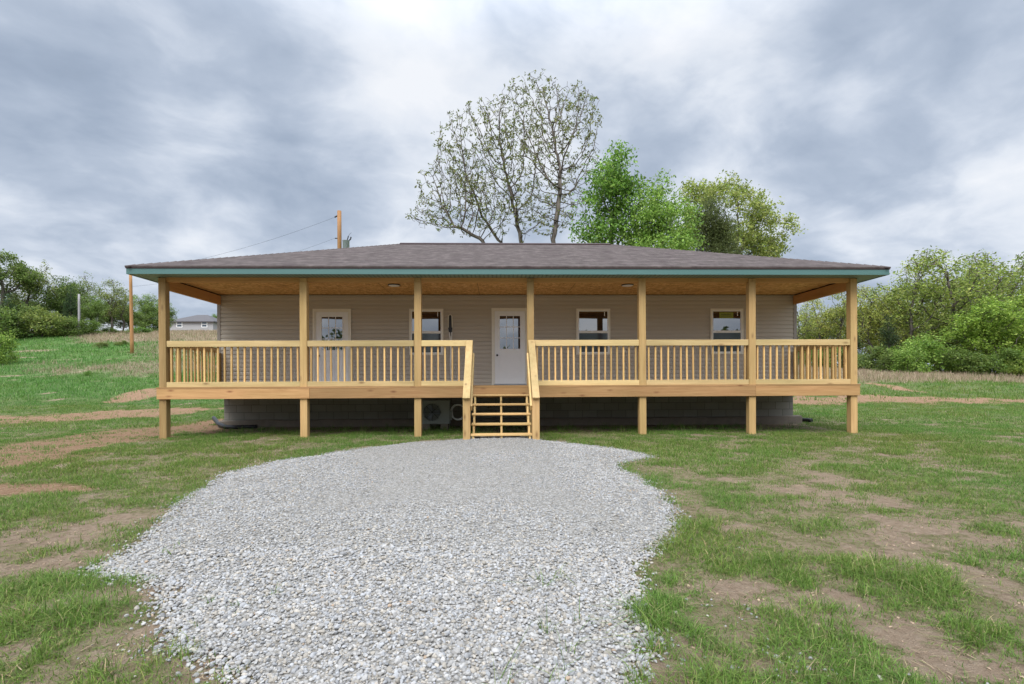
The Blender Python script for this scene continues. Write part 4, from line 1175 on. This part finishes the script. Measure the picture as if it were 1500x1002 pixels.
tree_px('tree', 'bright green leafy tree with a pointed crown, right of the sparse tall tree', 28.0,
        [(905, 228, 13, 18), (900, 250, 22, 20), (888, 275, 28, 22), (915, 285, 26, 24), (880, 310, 34, 22), (920, 325, 34, 26), (865, 340, 30, 18), (893, 350, 40, 20), (895, 390, 45, 30)], .8, 900, 15000, .17, G_FRESH, 12, 897, spread=.25, shell=.35, clump=22, cj=.17)
tree_px('tree', 'light green young maple between the pointed green tree and the yellowish oak', 26.5,
        [(972, 268, 10, 14), (962, 285, 16, 16), (975, 300, 26, 18), (950, 312, 24, 18), (990, 322, 24, 18), (965, 335, 36, 20), (1000, 345, 26, 16), (970, 375, 40, 26), (940, 345, 26, 18)], .7, 800, 12000, .15, np.array([[.22, .37, .06], [.27, .42, .075], [.14, .26, .045], [.32, .44, .11]]), 13, 972, spread=.25, shell=.35, clump=22, cj=.16)
tree_px('cedar_tree', 'dark olive cedar in front of the yellowish oak', 29.0,
        [(1045, 300, 10, 14), (1038, 322, 20, 18), (1055, 335, 24, 18), (1040, 352, 28, 18), (1065, 362, 24, 16), (1045, 390, 34, 26)], .4, 500, 22000, .14, np.array([[.10, .13, .04], [.13, .16, .05], [.07, .095, .03], [.16, .18, .065]]), 14, 1048, spread=.22, shell=.1, droop=-.4, aspect=.3)
tree_px('oak_tree', 'yellowish green oak with spreading leaf clusters, rightmost above the roof', 35.0,
        [(1060, 275, 18, 13), (1090, 270, 16, 14), (1040, 285, 20, 13), (1012, 290, 22, 14), (1110, 290, 14, 11), (1075, 300, 24, 14), (1128, 305, 14, 11), (1100, 315, 20, 13), (1152, 330, 16, 12), (1118, 340, 20, 12), (1150, 348, 14, 12), (1080, 335, 24, 14), (1125, 365, 22, 10), (1150, 365, 12, 8), (1000, 310, 18, 14), (1090, 372, 26, 12), (1010, 340, 22, 22), (1060, 350, 30, 16), (1095, 350, 24, 14), (1128, 352, 26, 16), (1112, 330, 22, 14), (1140, 372, 26, 12)], 1.6, 1000, 17000, .18, G_YEL, 15, 1075, spread=.2, rbase=.3, shell=.35, clump=20, cj=.17)

# --- prototypes for the far trees (about 12 m high), copied
def proto_tree(kind, seed):
    rg = np.random.default_rng(seed + 100)
    if kind == 'airy':
        bl = rnd_blobs(rg, 0, 0, 7.4, 2.6, 2.6, 3.7, 20, (.8, 1.4)); return make_tree('tree', (0, 0, 0), (rg.normal(0, .3), rg.normal(0, .3), 3.2), bl, 700, .42, .45, .015, .15, 3700, .20, .21, G_MID, seed, shell=.2, clump=12, cj=.22)
    if kind == 'dense':
        bl = rnd_blobs(rg, 0, 0, 6.6, 2.8, 2.8, 4.2, 26, (.95, 1.6)); return make_tree('tree', (0, 0, 0), (0, 0, 2.0), bl, 640, .5, .55, .018, .17, 12500, .3, .25, G_MID, seed, shell=.4, clump=25, cj=.26)
    if kind == 'oak':
        bl = rnd_blobs(rg, 0, 0, 7.8, 3.6, 3.6, 3.2, 20, (.8, 1.3)); return make_tree('oak_tree', (0, 0, 0), (.2, 0, 2.6), bl, 560, .5, .5, .02, .22, 9000, .2, .26, G_YEL * np.array([.55, .65, .6]), seed, shell=.3)
    if kind == 'cedar':
        bl = [(rg.normal(0, .25), rg.normal(0, .25), z_, .35 + 1.9 * (1 - z_ / 12.4), .35 + 1.9 * (1 - z_ / 12.4), .9) for z_ in np.linspace(1.0, 11.6, 14)]
        return make_tree('cedar_tree', (0, 0, 0), (0, 0, 8.0), bl, 420, .5, .6, .022, .2, 8500, .22, .26, G_DARK, seed, shell=.3, droop=-.3, aspect=.35)
    bl = rnd_blobs(rg, 0, 0, 1.9, 1.8, 1.8, 1.2, 12, (.5, .95)) + rnd_blobs(rg, 0, 0, .8, 1.9, 1.9, .4, 8, (.4, .7))
    return make_tree('shrub', (0, 0, 0), (0, 0, .5), bl, 260, .3, .4, .012, .06, 4200, .17, .19, G_MID, seed, shell=.2)
PROTO = {}; FREE = set()
for kd, sd in (('airy', 1), ('airy', 2), ('dense', 3), ('dense', 4), ('oak', 5), ('cedar', 6), ('shrub', 7), ('shrub', 8)):
    t_ = proto_tree(kd, sd); PROTO.setdefault(kd, []).append(t_); FREE.add(t_.name)
HGT = dict(airy=11.1, dense=11.4, oak=11.6, cedar=12.4, shrub=3.4)
rt = random.Random(9)
def plant(kind, px, top, Y, label, tint=(1, 1, 1), wide=1.0, group=None, cat='tree', base=None):
    p_ = PROTO[kind][rt.randrange(len(PROTO[kind]))]
    if p_.name in FREE: T = p_; FREE.discard(p_.name)
    else:
        T = p_.copy(); COL.objects.link(T)
        for ch in list(p_.children):
            c_ = ch.copy(); COL.objects.link(c_); c_.parent = T
    xx = float(at(px, 500, Y)[0]); zb = float(terrain(xx, Y)) - .1
    zt_ = float(at(px, top, Y)[2]); s_ = (zt_ - zb) / HGT[kind]
    T.location = (xx, Y, zb); T.rotation_euler = (0, 0, rt.uniform(0, 6.28)); T.scale = (s_ * wide, s_ * wide, s_)
    for ch in T.children: ch.color = (*tint, 1)
    tag(T, label, cat, group)
    return T
GL = 'trees along the hilltop at the left'
for a in [
    ('oak', 2, 358, 60, 'olive green oak at the far left, tallest of the hilltop trees', (0.98, 1.00, 0.99), 1.0),
    ('airy', 42, 380, 62, 'airy pale leaved tree beside the olive oak at far left', (1.52, 1.24, 1.21), 1.3),
    ('dense', 86, 398, 64, 'dense dark green tree between the airy tree and the grey pole', (0.88, 0.92, 0.77), 1.1),
    ('airy', 122, 400, 67, 'thin topped tree directly behind the grey utility pole', (1.22, 1.12, 1.04), 1.1),
    ('dense', 132, 428, 63, 'rounded green tree just right of the grey utility pole', (1.04, 1.12, 0.88), 1.1),
    ('airy', 163, 414, 68, 'open branched tree midway between the two left utility poles', (1.34, 1.18, 0.99), 1.35),
    ('airy', 180, 425, 70, 'smaller open tree just left of the brown utility pole', (1.16, 1.12, 0.99), 1.3),
    ('dense', 212, 428, 80, 'green tree right of the brown pole, seen below the roof corner', (1.10, 1.18, 0.94), 1.2),
    ('dense', 238, 436, 85, 'green tree just left of the distant house', (1.04, 1.09, 0.88), 1.1),
    ('dense', 314, 458, 118, 'small tree at the right end of the distant house', (0.98, 1.12, 0.88), 1.0),
    ('dense', 20, 425, 66, 'deep green tree filling the gap behind the airy tree at far left', (0.92, 1.00, 0.83), 1.5),
    ('dense', 62, 432, 67, 'deep green tree behind the yellowish shrub at left', (0.85, 0.94, 0.77), 1.4),
    ('dense', 108, 434, 68, 'green tree behind the dark cedar at left', (0.92, 1.00, 0.77), 1.4),
    ('dense', 165, 440, 72, 'green tree behind the open branched tree at left', (0.98, 1.06, 0.83), 1.5),
    ('dense', 190, 442, 74, 'green tree filling the gap just left of the brown utility pole', (1.04, 1.09, 0.88), 1.5),
    ('cedar', 104, 420, 61, 'dark cedar left of the grey utility pole', (1.22, 1.18, 1.10), 1.3),
    ('cedar', 12, 430, 56, 'dark cedar under the olive oak at the far left', (1.10, 1.18, 0.99), 1.5)]:
    plant(a[0], a[1], a[2], a[3], a[4], a[5], a[6], GL)
GS = 'undergrowth shrubs along the hilltop'
for a in [(30, 445, 57, 'dark shrub under the airy tree at far left', (0.84, 0.86, 0.66), 1.3), (62, 448, 57, 'yellowish shrub in front of the left hilltop trees', (1.26, 1.13, 0.90), 1.2),
          (85, 460, 58, 'brownish green shrub left of the dark cedar on the hill', (0.98, 0.90, 0.74), 1.2), (108, 462, 58, 'dark green shrub left of the grey pole base', (0.84, 0.90, 0.66), 1.2),
          (134, 468, 60, 'green shrub right of the grey pole base', (0.91, 1.02, 0.66), 1.2), (160, 478, 64, 'low dark shrub under the open branched tree', (0.80, 0.86, 0.62), 1.5),
          (222, 466, 80, 'shrub right of the brown utility pole', (0.91, 0.98, 0.74), 1.6), (-8, 440, 54, 'tall dark shrub at the left edge', (0.80, 0.86, 0.58), 1.2)]:
    plant('shrub', a[0], a[1], a[2], a[3], a[4], a[5], GS, 'shrub')
plant('shrub', -6, 480, 38, 'bright yellow green bush at the left edge of the hill', (1.35, 1.45, .9), .85, None, 'bush').name = 'bush'
GR = 'trees at the edge of the right woods'
for a in [
    ('airy', 1168, 442, 56, 'thin tree just right of the house corner', (1.73, 1.46, 1.16), 1.2),
    ('airy', 1198, 434, 58, 'thin yellowish tree seen under the right porch eave', (2.05, 1.57, 1.16), 1.2),
    ('airy', 1232, 428, 57, 'pale green tree just left of the right corner post', (1.92, 1.57, 1.26), 1.1),
    ('dense', 1215, 452, 62, 'fuller green tree behind the right corner railing', (1.41, 1.29, 0.95), 1.3),
    ('airy', 1272, 424, 56, 'pale yellow green tree just right of the right corner post', (2.05, 1.62, 1.26), 1.2),
    ('airy', 1304, 418, 54, 'yellow green tree below the right roof corner', (1.92, 1.57, 1.16), 1.2),
    ('airy', 1338, 388, 52, 'tall airy tree, leftmost of the three tallest in the right woods', (1.60, 1.46, 1.10), 1.15),
    ('airy', 1392, 366, 50, 'tallest spreading tree of the right woods with forked trunk', (1.54, 1.40, 1.05), 1.35),
    ('airy', 1445, 372, 52, 'tall airy tree between the tallest tree and the right edge', (1.47, 1.34, 1.05), 1.2),
    ('airy', 1482, 376, 54, 'tall airy tree near the right edge of the photo', (1.34, 1.29, 0.95), 1.2),
    ('airy', 1520, 400, 52, 'airy tree cut off by the right edge', (1.41, 1.29, 1.00), 1.3),
    ('dense', 1290, 452, 60, 'rounded pale tree behind the yellow green trees at right', (1.73, 1.40, 1.05), 1.4),
    ('dense', 1350, 445, 60, 'fuller tree behind the forked tree of the right woods', (1.41, 1.23, 0.95), 1.4),
    ('dense', 1415, 440, 60, 'fuller tree behind the bright green maple at right', (1.28, 1.18, 0.89), 1.4),
    ('dense', 1480, 430, 58, 'fuller tree at the back near the right edge', (1.28, 1.23, 0.84), 1.3),
    ('dense', 1450, 428, 46, 'bright green spreading maple in the right woods', (1.54, 1.62, 0.89), 1.4),
    ('dense', 1498, 425, 47, 'bright green tree at the right edge', (1.47, 1.51, 0.84), 1.2),
    ('airy', 1325, 405, 64, 'slim pale tree behind the leftmost tall airy tree at right', (1.75, 1.5, 1.2), 1.3),
    ('airy', 1368, 384, 66, 'pale tree in the gap left of the forked tallest tree', (1.7, 1.45, 1.2), 1.3),
    ('airy', 1420, 380, 66, 'pale tree in the gap right of the forked tallest tree', (1.65, 1.5, 1.2), 1.3),
    ('airy', 1465, 388, 64, 'pale thin tree at the back behind the two right tall trees', (1.6, 1.45, 1.15), 1.3),
    ('airy', 1252, 436, 66, 'pale thin tree at the back beside the right corner post', (1.8, 1.5, 1.25), 1.3),
    ('airy', 1290, 428, 66, 'pale thin tree at the back below the right roof corner', (1.8, 1.5, 1.25), 1.4),
    ('cedar', 1302, 462, 50, 'dark cedar below the right roof corner', (1.28, 1.12, 1.05), 1.5),
    ('cedar', 1252, 478, 54, 'dark cedar hidden behind the right corner post', (1.28, 1.12, 0.95), 1.5),
    ('dense', 1180, 470, 62, 'green tree low beside the house corner', (1.34, 1.23, 0.89), 1.4)]:
    plant(a[0], a[1], a[2], a[3], a[4], a[5], a[6], GR)
GS = 'shrubs along the right field edge'
for a in [(1352, 486, 46, 'bright green shrub at the field edge right of the dark cedar', (1.22, 1.39, 0.86), 1.1), (1330, 505, 45, 'smaller bright green shrub at the field edge', (1.19, 1.35, 0.86), 1.1),
          (1398, 505, 45, 'dark green bushy cedar shrub in the middle of the right field edge', (0.77, 0.83, 0.58), 1.3), (1432, 512, 44, 'dark cedar shrub left of the bottom of the maple', (0.77, 0.80, 0.58), 1.2),
          (1462, 508, 43, 'dark green shrub under the bright green maple', (0.80, 0.90, 0.58), 1.2), (1497, 515, 42, 'yellowish shrub low at the right edge', (1.47, 1.39, 0.90), 1.0),
          (1275, 505, 50, 'grey green shrub right of the corner post', (0.98, 0.98, 0.82), 1.3), (1225, 505, 54, 'green shrub behind the right railing', (1.05, 1.09, 0.82), 1.5),
          (1190, 510, 54, 'green shrub seen between house corner and right railing', (0.98, 1.05, 0.74), 1.5), (1375, 470, 52, 'brownish shrub behind the field edge', (1.08, 0.94, 0.78), 1.3),
          (1310, 512, 47, 'dark shrub at the foot of the dark cedar', (0.77, 0.79, 0.58), 1.4), (1525, 505, 42, 'green shrub cut off by the right edge', (1.05, 1.17, 0.74), 1.4)]:
    plant('shrub', a[0], a[1], a[2], a[3], a[4], a[5], GS, 'shrub')
# weeds on the left hill
for a in [(150, 500, 48, 'brownish weed clump halfway up the left hill', (.95, .85, .7), 1.5), (178, 498, 50, 'olive weed clump left of the brown pole base', (1.0, .95, .7), 1.6),
          (128, 543, 33, 'small green weed clump in the dry band of the hill', (.8, 1.1, .6), 1.3), (207, 478, 62, 'low green weed clump at the top of the hill near the brown pole', (.8, 1, .6), 2.2)]:
    plant('shrub', a[0], a[1], a[2], a[3], a[4], a[5], 'weed clumps on the left hill', 'weeds')
for nm in list(FREE):                    # prototypes nobody used
    for ch in list(bpy.data.objects[nm].children): bpy.data.objects.remove(ch)
    bpy.data.objects.remove(bpy.data.objects[nm])

rg = np.random.default_rng(60)
cs = []; 
for k in range(70):
    a_ = rg.uniform(-1.25, 1.25); R_ = rg.uniform(44, 56); hgt = rg.uniform(9, 14.5)
    cx, cy = R_ * math.sin(a_), -R_ * math.cos(a_)
    q = rg.normal(size=(420, 3)); q /= np.linalg.norm(q, axis=1)[:, None]; q *= rg.uniform(.5, 1, (420, 1)) ** .4
    cs.append(np.array([cx, cy, float(terrain(cx, cy)) + hgt * .5]) + q * np.array([3.0, 3.0, hgt * .5]))
lv, lf, lc = leaf_cards(np.vstack(cs), .75, rg, G_MID * .55, PPL)
o = mesh_np('distant_wood', lv, lf, LEAF, col=lc); tag(o, 'green wood across the yard, reflected in the door and window glass', 'wood', kind='stuff')

# ------------------------------------------------------------------ poles and wires
def pole(px, base_y, top_y, Y, r0, r1, label, m, lean=0.0):
    xb = float(at(px, base_y, Y)[0]); zb = float(terrain(xb, Y)) - .3; zt_ = float(at(px, top_y, Y)[2])
    E_ = empty('utility_pole', (xb, Y, zb)); tag(E_, label, 'utility pole', 'utility poles')
    mb = MB(); mb.tube([(xb + lean * k / 6, Y, zb + (zt_ - zb) * k / 6) for k in range(7)], [r0 + (r1 - r0) * k / 6 for k in range(7)], 12); sub(mb.build('shaft', m, smooth=True), E_)
    return E_, xb, zt_
GREYPOLE = simple('pale_weathered_pole', (.30, .28, .29), .8, .12, 3)
p1, x1_, z1_ = pole(193.5, 505, 397, 44, .14, .11, 'thin brown wooden utility pole on the left hill, below the roof corner', W_POLE, -.1)
p2, x2_, z2_ = pole(116, 492, 431, 58, .12, .10, 'short pale grey utility pole in front of the hilltop trees', GREYPOLE)
p3, x3_, z3_ = pole(498, 505, 309, 40, .17, .155, 'brown wooden utility pole with transformer behind the roof', W_POLE)
q = at(507.5, 360, 40)
mb = MB(); mb.tube([(q[0], 39.9, q[2] - .9), (q[0], 39.9, q[2] - .85), (q[0], 39.9, q[2] + .34), (q[0], 39.9, q[2] + .36), (q[0], 39.9, q[2] + .40)], [.2, .25, .25, .28, .12], 16); sub(mb.build('transformer', GALV, smooth=True), p3)
mb = MB(); mb.tube([(q[0] + .1, 39.85, q[2] + .38), (q[0] + .2, 39.85, q[2] + .7)], .04, 8); mb.tube([(q[0] + .18, 39.95, q[2] + .36), (q[0] + .33, 39.95, q[2] + .5), (q[0] + .36, 39.95, q[2] + .66)], .05, 8)
mb.tube([(q[0] + .2, 39.85, q[2] + .7), (q[0] + .32, 39.85, q[2] + .88), (q[0] + .42, 39.85, q[2] + .95)], .012, 6); sub(mb.build('bushing', BLACK), p3)
mb = MB(); a_ = at(495, 318, 40); mb.tube([(x3_ - .15, 40, a_[2] + .1), (x3_ - .36, 40, a_[2] - .02)], .055, 8); mb.tube([(x3_ - .16, 40, a_[2] - 1.62), (x3_ - .34, 40, a_[2] - 1.62)], .04, 8)
sub(mb.build('insulator', BLACK), p3)
def wire(a, b_, sag, r, label):
    mb = MB(); a = Vector(a); b_ = Vector(b_); pts = []
    for k in range(25):
        t = k / 24; p_ = a.lerp(b_, t); p_.z -= sag * 4 * t * (1 - t); pts.append(p_)
    mb.tube(pts, r, 5); o = mb.build('power_line', BLACK); tag(o, label, 'power line', 'power lines')
wire((x3_ - .36, 40, a_[2] - .02), (x1_ - .1, 44, z1_ - .1), .5, .007, 'upper power line sloping left from the top of the transformer pole')
wire((x3_ - .34, 40, a_[2] - 1.62), (x1_ - .1, 44, z1_ - 1.3), .6, .006, 'faint lower power line sloping left from beside the transformer')

# ------------------------------------------------------------------ distant house
Yn = 108.0
nx0, nx1 = float(at(249, 480, Yn)[0]), float(at(312, 480, Yn)[0]); nzb = float(terrain((nx0 + nx1) / 2, Yn)) - .4; nzt = float(at(280, 470.5, Yn)[2]); nzr = float(at(280, 461.5, Yn)[2])
nh = empty('house', ((nx0 + nx1) / 2, Yn + 4, nzb)); tag(nh, 'small distant grey sided house with dark hipped roof on the hilltop', 'house')
NSID = simple('pale_grey_siding', (.34, .33, .33), .6, .05); NROOF = simple('dark_grey_shingle', (.10, .095, .10), .9, .2, 2)
mb = MB(); mb.box(nx0, nx1, Yn, Yn + 8, nzb, nzt); sub(mb.build('wall', NSID), nh)
mb = MB(); e = .45; zz0 = nzt - .02; rx = (nx1 - nx0) * .38
vs = [(nx0 - e, Yn - e, zz0), (nx1 + e, Yn - e, zz0), (nx1 + e, Yn + 8 + e, zz0), (nx0 - e, Yn + 8 + e, zz0), (nx0 + rx, Yn + 4, nzr + .55), (nx1 - rx, Yn + 4, nzr + .55)]
vs += [(v_[0], v_[1], v_[2] - .22) for v_ in vs[:4]]
mb.add(vs, [(0, 1, 5, 4), (2, 3, 4, 5), (3, 0, 4), (1, 2, 5), (6, 7, 1, 0), (7, 8, 2, 1), (8, 9, 3, 2), (9, 6, 0, 3), (9, 8, 7, 6)]); sub(mb.build('roof', NROOF), nh)
for px in (263, 299.5):
    xw = float(at(px, 478, Yn)[0]); zw = float(at(px, 475, Yn)[2])
    mb = MB(); frame_box(mb, xw - .6, xw + .6, zw - .65, zw + .6, .14, Yn - .06, Yn - .002); mb.box(xw - .46, xw + .46, Yn - .06, Yn - .002, zw - .08, zw + .03); wn = sub(mb.build('window', WHITE), nh)
    mb = MB(); mb.box(xw - .46, xw + .46, Yn - .03, Yn - .004, zw - .51, zw + .46); o = mb.build('pane', SCREEN); o.parent = wn; o.matrix_parent_inverse = Matrix.Identity(4)

# fix sub-part parenting: parts of the house have their own parent inverse
bpy.context.view_layer.update()

# ------------------------------------------------------------------ world, sun, camera
SUN_EL, SUN_AZ = math.radians(52), math.radians(200)        # behind the camera, a little to the left
w = bpy.data.worlds.new('World'); SC.world = w; w.use_nodes = True
nt = w.node_tree; bg = nt.nodes['Background']
sky = N(nt, 'ShaderNodeTexSky'); sky.sky_type = 'NISHITA'; sky.sun_disc = False; sky.sun_elevation = SUN_EL; sky.sun_rotation = SUN_AZ
tc = N(nt, 'ShaderNodeTexCoord').outputs['Generated']
sp = N(nt, 'ShaderNodeSeparateXYZ', i_Vector=tc)
zc = math_(nt, 'MAXIMUM', sp.outputs[2], .0)
den = math_(nt, 'ADD', zc, .30)
pv = N(nt, 'ShaderNodeCombineXYZ', i_X=math_(nt, 'DIVIDE', sp.outputs[0], den), i_Y=math_(nt, 'DIVIDE', sp.outputs[1], den), i_Z=0.0).outputs[0]
# the cloud deck drifts from lower left to upper right
rot = N(nt, 'ShaderNodeMapping'); nt.links.new(pv, rot.inputs[0]); rot.inputs['Rotation'].default_value = (0, 0, math.radians(-24)); pr_ = rot.outputs[0]
warp = N(nt, 'ShaderNodeTexNoise'); nt.links.new(pr_, warp.inputs['Vector']); warp.inputs['Scale'].default_value = 2.0; warp.inputs['Detail'].default_value = 3
wv = N(nt, 'ShaderNodeVectorMath', operation='MULTIPLY_ADD'); nt.links.new(warp.outputs['Color'], wv.inputs[0]); wv.inputs[1].default_value = (.24, .24, 0); nt.links.new(pr_, wv.inputs[2])
pw = wv.outputs[0]
n_big = noise(nt, mapping(nt, pw, (1.1, 1.4, 1), (3.1, 1.7, 0)), 1.0, 3, .5)
n_mid = noise(nt, mapping(nt, pw, (2.9, 3.3, 1), (9.4, 2.2, 0)), 1.0, 5, .52)
n_fine = noise(nt, mapping(nt, pw, (8.0, 8.8, 1), (5.4, 8.2, 0)), 1.0, 5, .55)
def cen(x, k): return math_(nt, 'MULTIPLY', math_(nt, 'SUBTRACT', x, .5), k)
val = math_(nt, 'ADD', math_(nt, 'ADD', cen(n_big, .60), cen(n_mid, 1.15)), math_(nt, 'ADD', cen(n_fine, .42), .47))
def blob(px, py, deg, amt):
    global val
    d = ray(px, py); d = d / np.linalg.norm(d)
    dp = N(nt, 'ShaderNodeVectorMath', operation='DOT_PRODUCT'); nt.links.new(tc, dp.inputs[0]); dp.inputs[1].default_value = tuple(d)
    mr = N(nt, 'ShaderNodeMapRange', interpolation_type='SMOOTHSTEP'); nt.links.new(dp.outputs['Value'], mr.inputs[0])
    mr.inputs[1].default_value = math.cos(math.radians(deg)); mr.inputs[2].default_value = 1.0; mr.inputs[3].default_value = 0; mr.inputs[4].default_value = amt
    val = math_(nt, 'ADD', val, mr.outputs[0])
for b_ in [(560, 110, 14, .14), (680, 100, 12, .08), (850, 120, 10, .06), (1000, 70, 14, .12), (190, 90, 7, .16), (280, 130, 7, .16), (1080, 290, 8, .16), (210, 310, 6, .12), (330, 355, 6, .16), (30, 230, 7, .10), (1450, 335, 9, .18), (1270, 300, 6, .12), (1060, 130, 9, .12), (1290, 120, 5, .10),
           (340, 250, 17, -.26), (60, 150, 9, -.14), (450, 290, 10, -.14), (180, 30, 9, -.16), (100, 320, 9, -.10), (1350, 60, 12, -.10), (1250, 210, 11, -.16), (1440, 210, 12, -.08), (1390, 140, 5, .10), (920, 190, 9, -.20), (1130, 235, 8, -.12), (480, 20, 9, -.12), (1400, 290, 7, -.12), (1150, 330, 8, -.08), (760, 60, 5, -.06)]:
    blob(*b_)
val = math_(nt, 'MULTIPLY_ADD', val, .75, .22)
cl = ramp(nt, val, [(.06, (.22, .27, .352)), (.27, (.275, .33, .42)), (.43, (.35, .405, .495)), (.55, (.45, .50, .582)), (.67, (.57, .608, .67)), (.84, (.665, .685, .722))])
# brighter towards the zenith and in the half of the sky behind the viewer, where the sun is veiled
zen = N(nt, 'ShaderNodeMapRange', interpolation_type='SMOOTHSTEP'); nt.links.new(sp.outputs[2], zen.inputs[0]); zen.inputs[1].default_value = .50; zen.inputs[2].default_value = .95; zen.inputs[4].default_value = 2.5
bk = N(nt, 'ShaderNodeMapRange', interpolation_type='SMOOTHSTEP'); nt.links.new(sp.outputs[1], bk.inputs[0]); bk.inputs[1].default_value = .25; bk.inputs[2].default_value = -.7; bk.inputs[4].default_value = .9
bkg = N(nt, 'ShaderNodeMapRange', interpolation_type='SMOOTHSTEP'); nt.links.new(sp.outputs[2], bkg.inputs[0]); bkg.inputs[1].default_value = .0; bkg.inputs[2].default_value = .4
gain = math_(nt, 'ADD', math_(nt, 'ADD', zen.outputs[0], math_(nt, 'MULTIPLY', bk.outputs[0], bkg.outputs[0])), 1.0)
sk = N(nt, 'ShaderNodeVectorMath', operation='SCALE'); nt.links.new(sky.outputs[0], sk.inputs[0]); sk.inputs['Scale'].default_value = .05
mixs = mixc(nt, .94, sk.outputs[0], cl)
fin = N(nt, 'ShaderNodeVectorMath', operation='SCALE'); nt.links.new(mixs, fin.inputs[0]); nt.links.new(gain, fin.inputs['Scale'])
nt.links.new(fin.outputs[0], bg.inputs[0]); bg.inputs[1].default_value = 1.0

sd = bpy.data.lights.new('sun', 'SUN'); sd.energy = 2.3; sd.angle = math.radians(40); sd.color = (1, .965, .91)
so = bpy.data.objects.new('sun', sd); COL.objects.link(so)
dirv = Vector((math.sin(SUN_AZ) * math.cos(SUN_EL), math.cos(SUN_AZ) * math.cos(SUN_EL), math.sin(SUN_EL)))
so.rotation_euler = dirv.to_track_quat('Z', 'Y').to_euler(); so.location = dirv * 60

cd = bpy.data.cameras.new('camera'); cam = bpy.data.objects.new('camera', cd); COL.objects.link(cam); SC.camera = cam
cd.sensor_width = 36; cd.sensor_fit = 'HORIZONTAL'; cd.lens = 36 * F / 1500; cd.shift_x = 0; cd.shift_y = 58.0 / 1500; cd.clip_start = .05; cd.clip_end = 3000
cam.matrix_world = Matrix.Translation((0, 0, CZ)) @ Matrix.Rotation(-YAW, 4, 'Z') @ Matrix.Rotation(math.pi / 2, 4, 'X') @ Matrix.Rotation(-ROLL, 4, 'Z')

SC.view_settings.view_transform = 'Standard'; SC.view_settings.look = 'None'; SC.view_settings.exposure = .5; SC.view_settings.gamma = 1
SC.cycles.max_bounces = 6; SC.cycles.diffuse_bounces = 3; SC.cycles.transparent_max_bounces = 4
SC.cycles.use_denoising = True
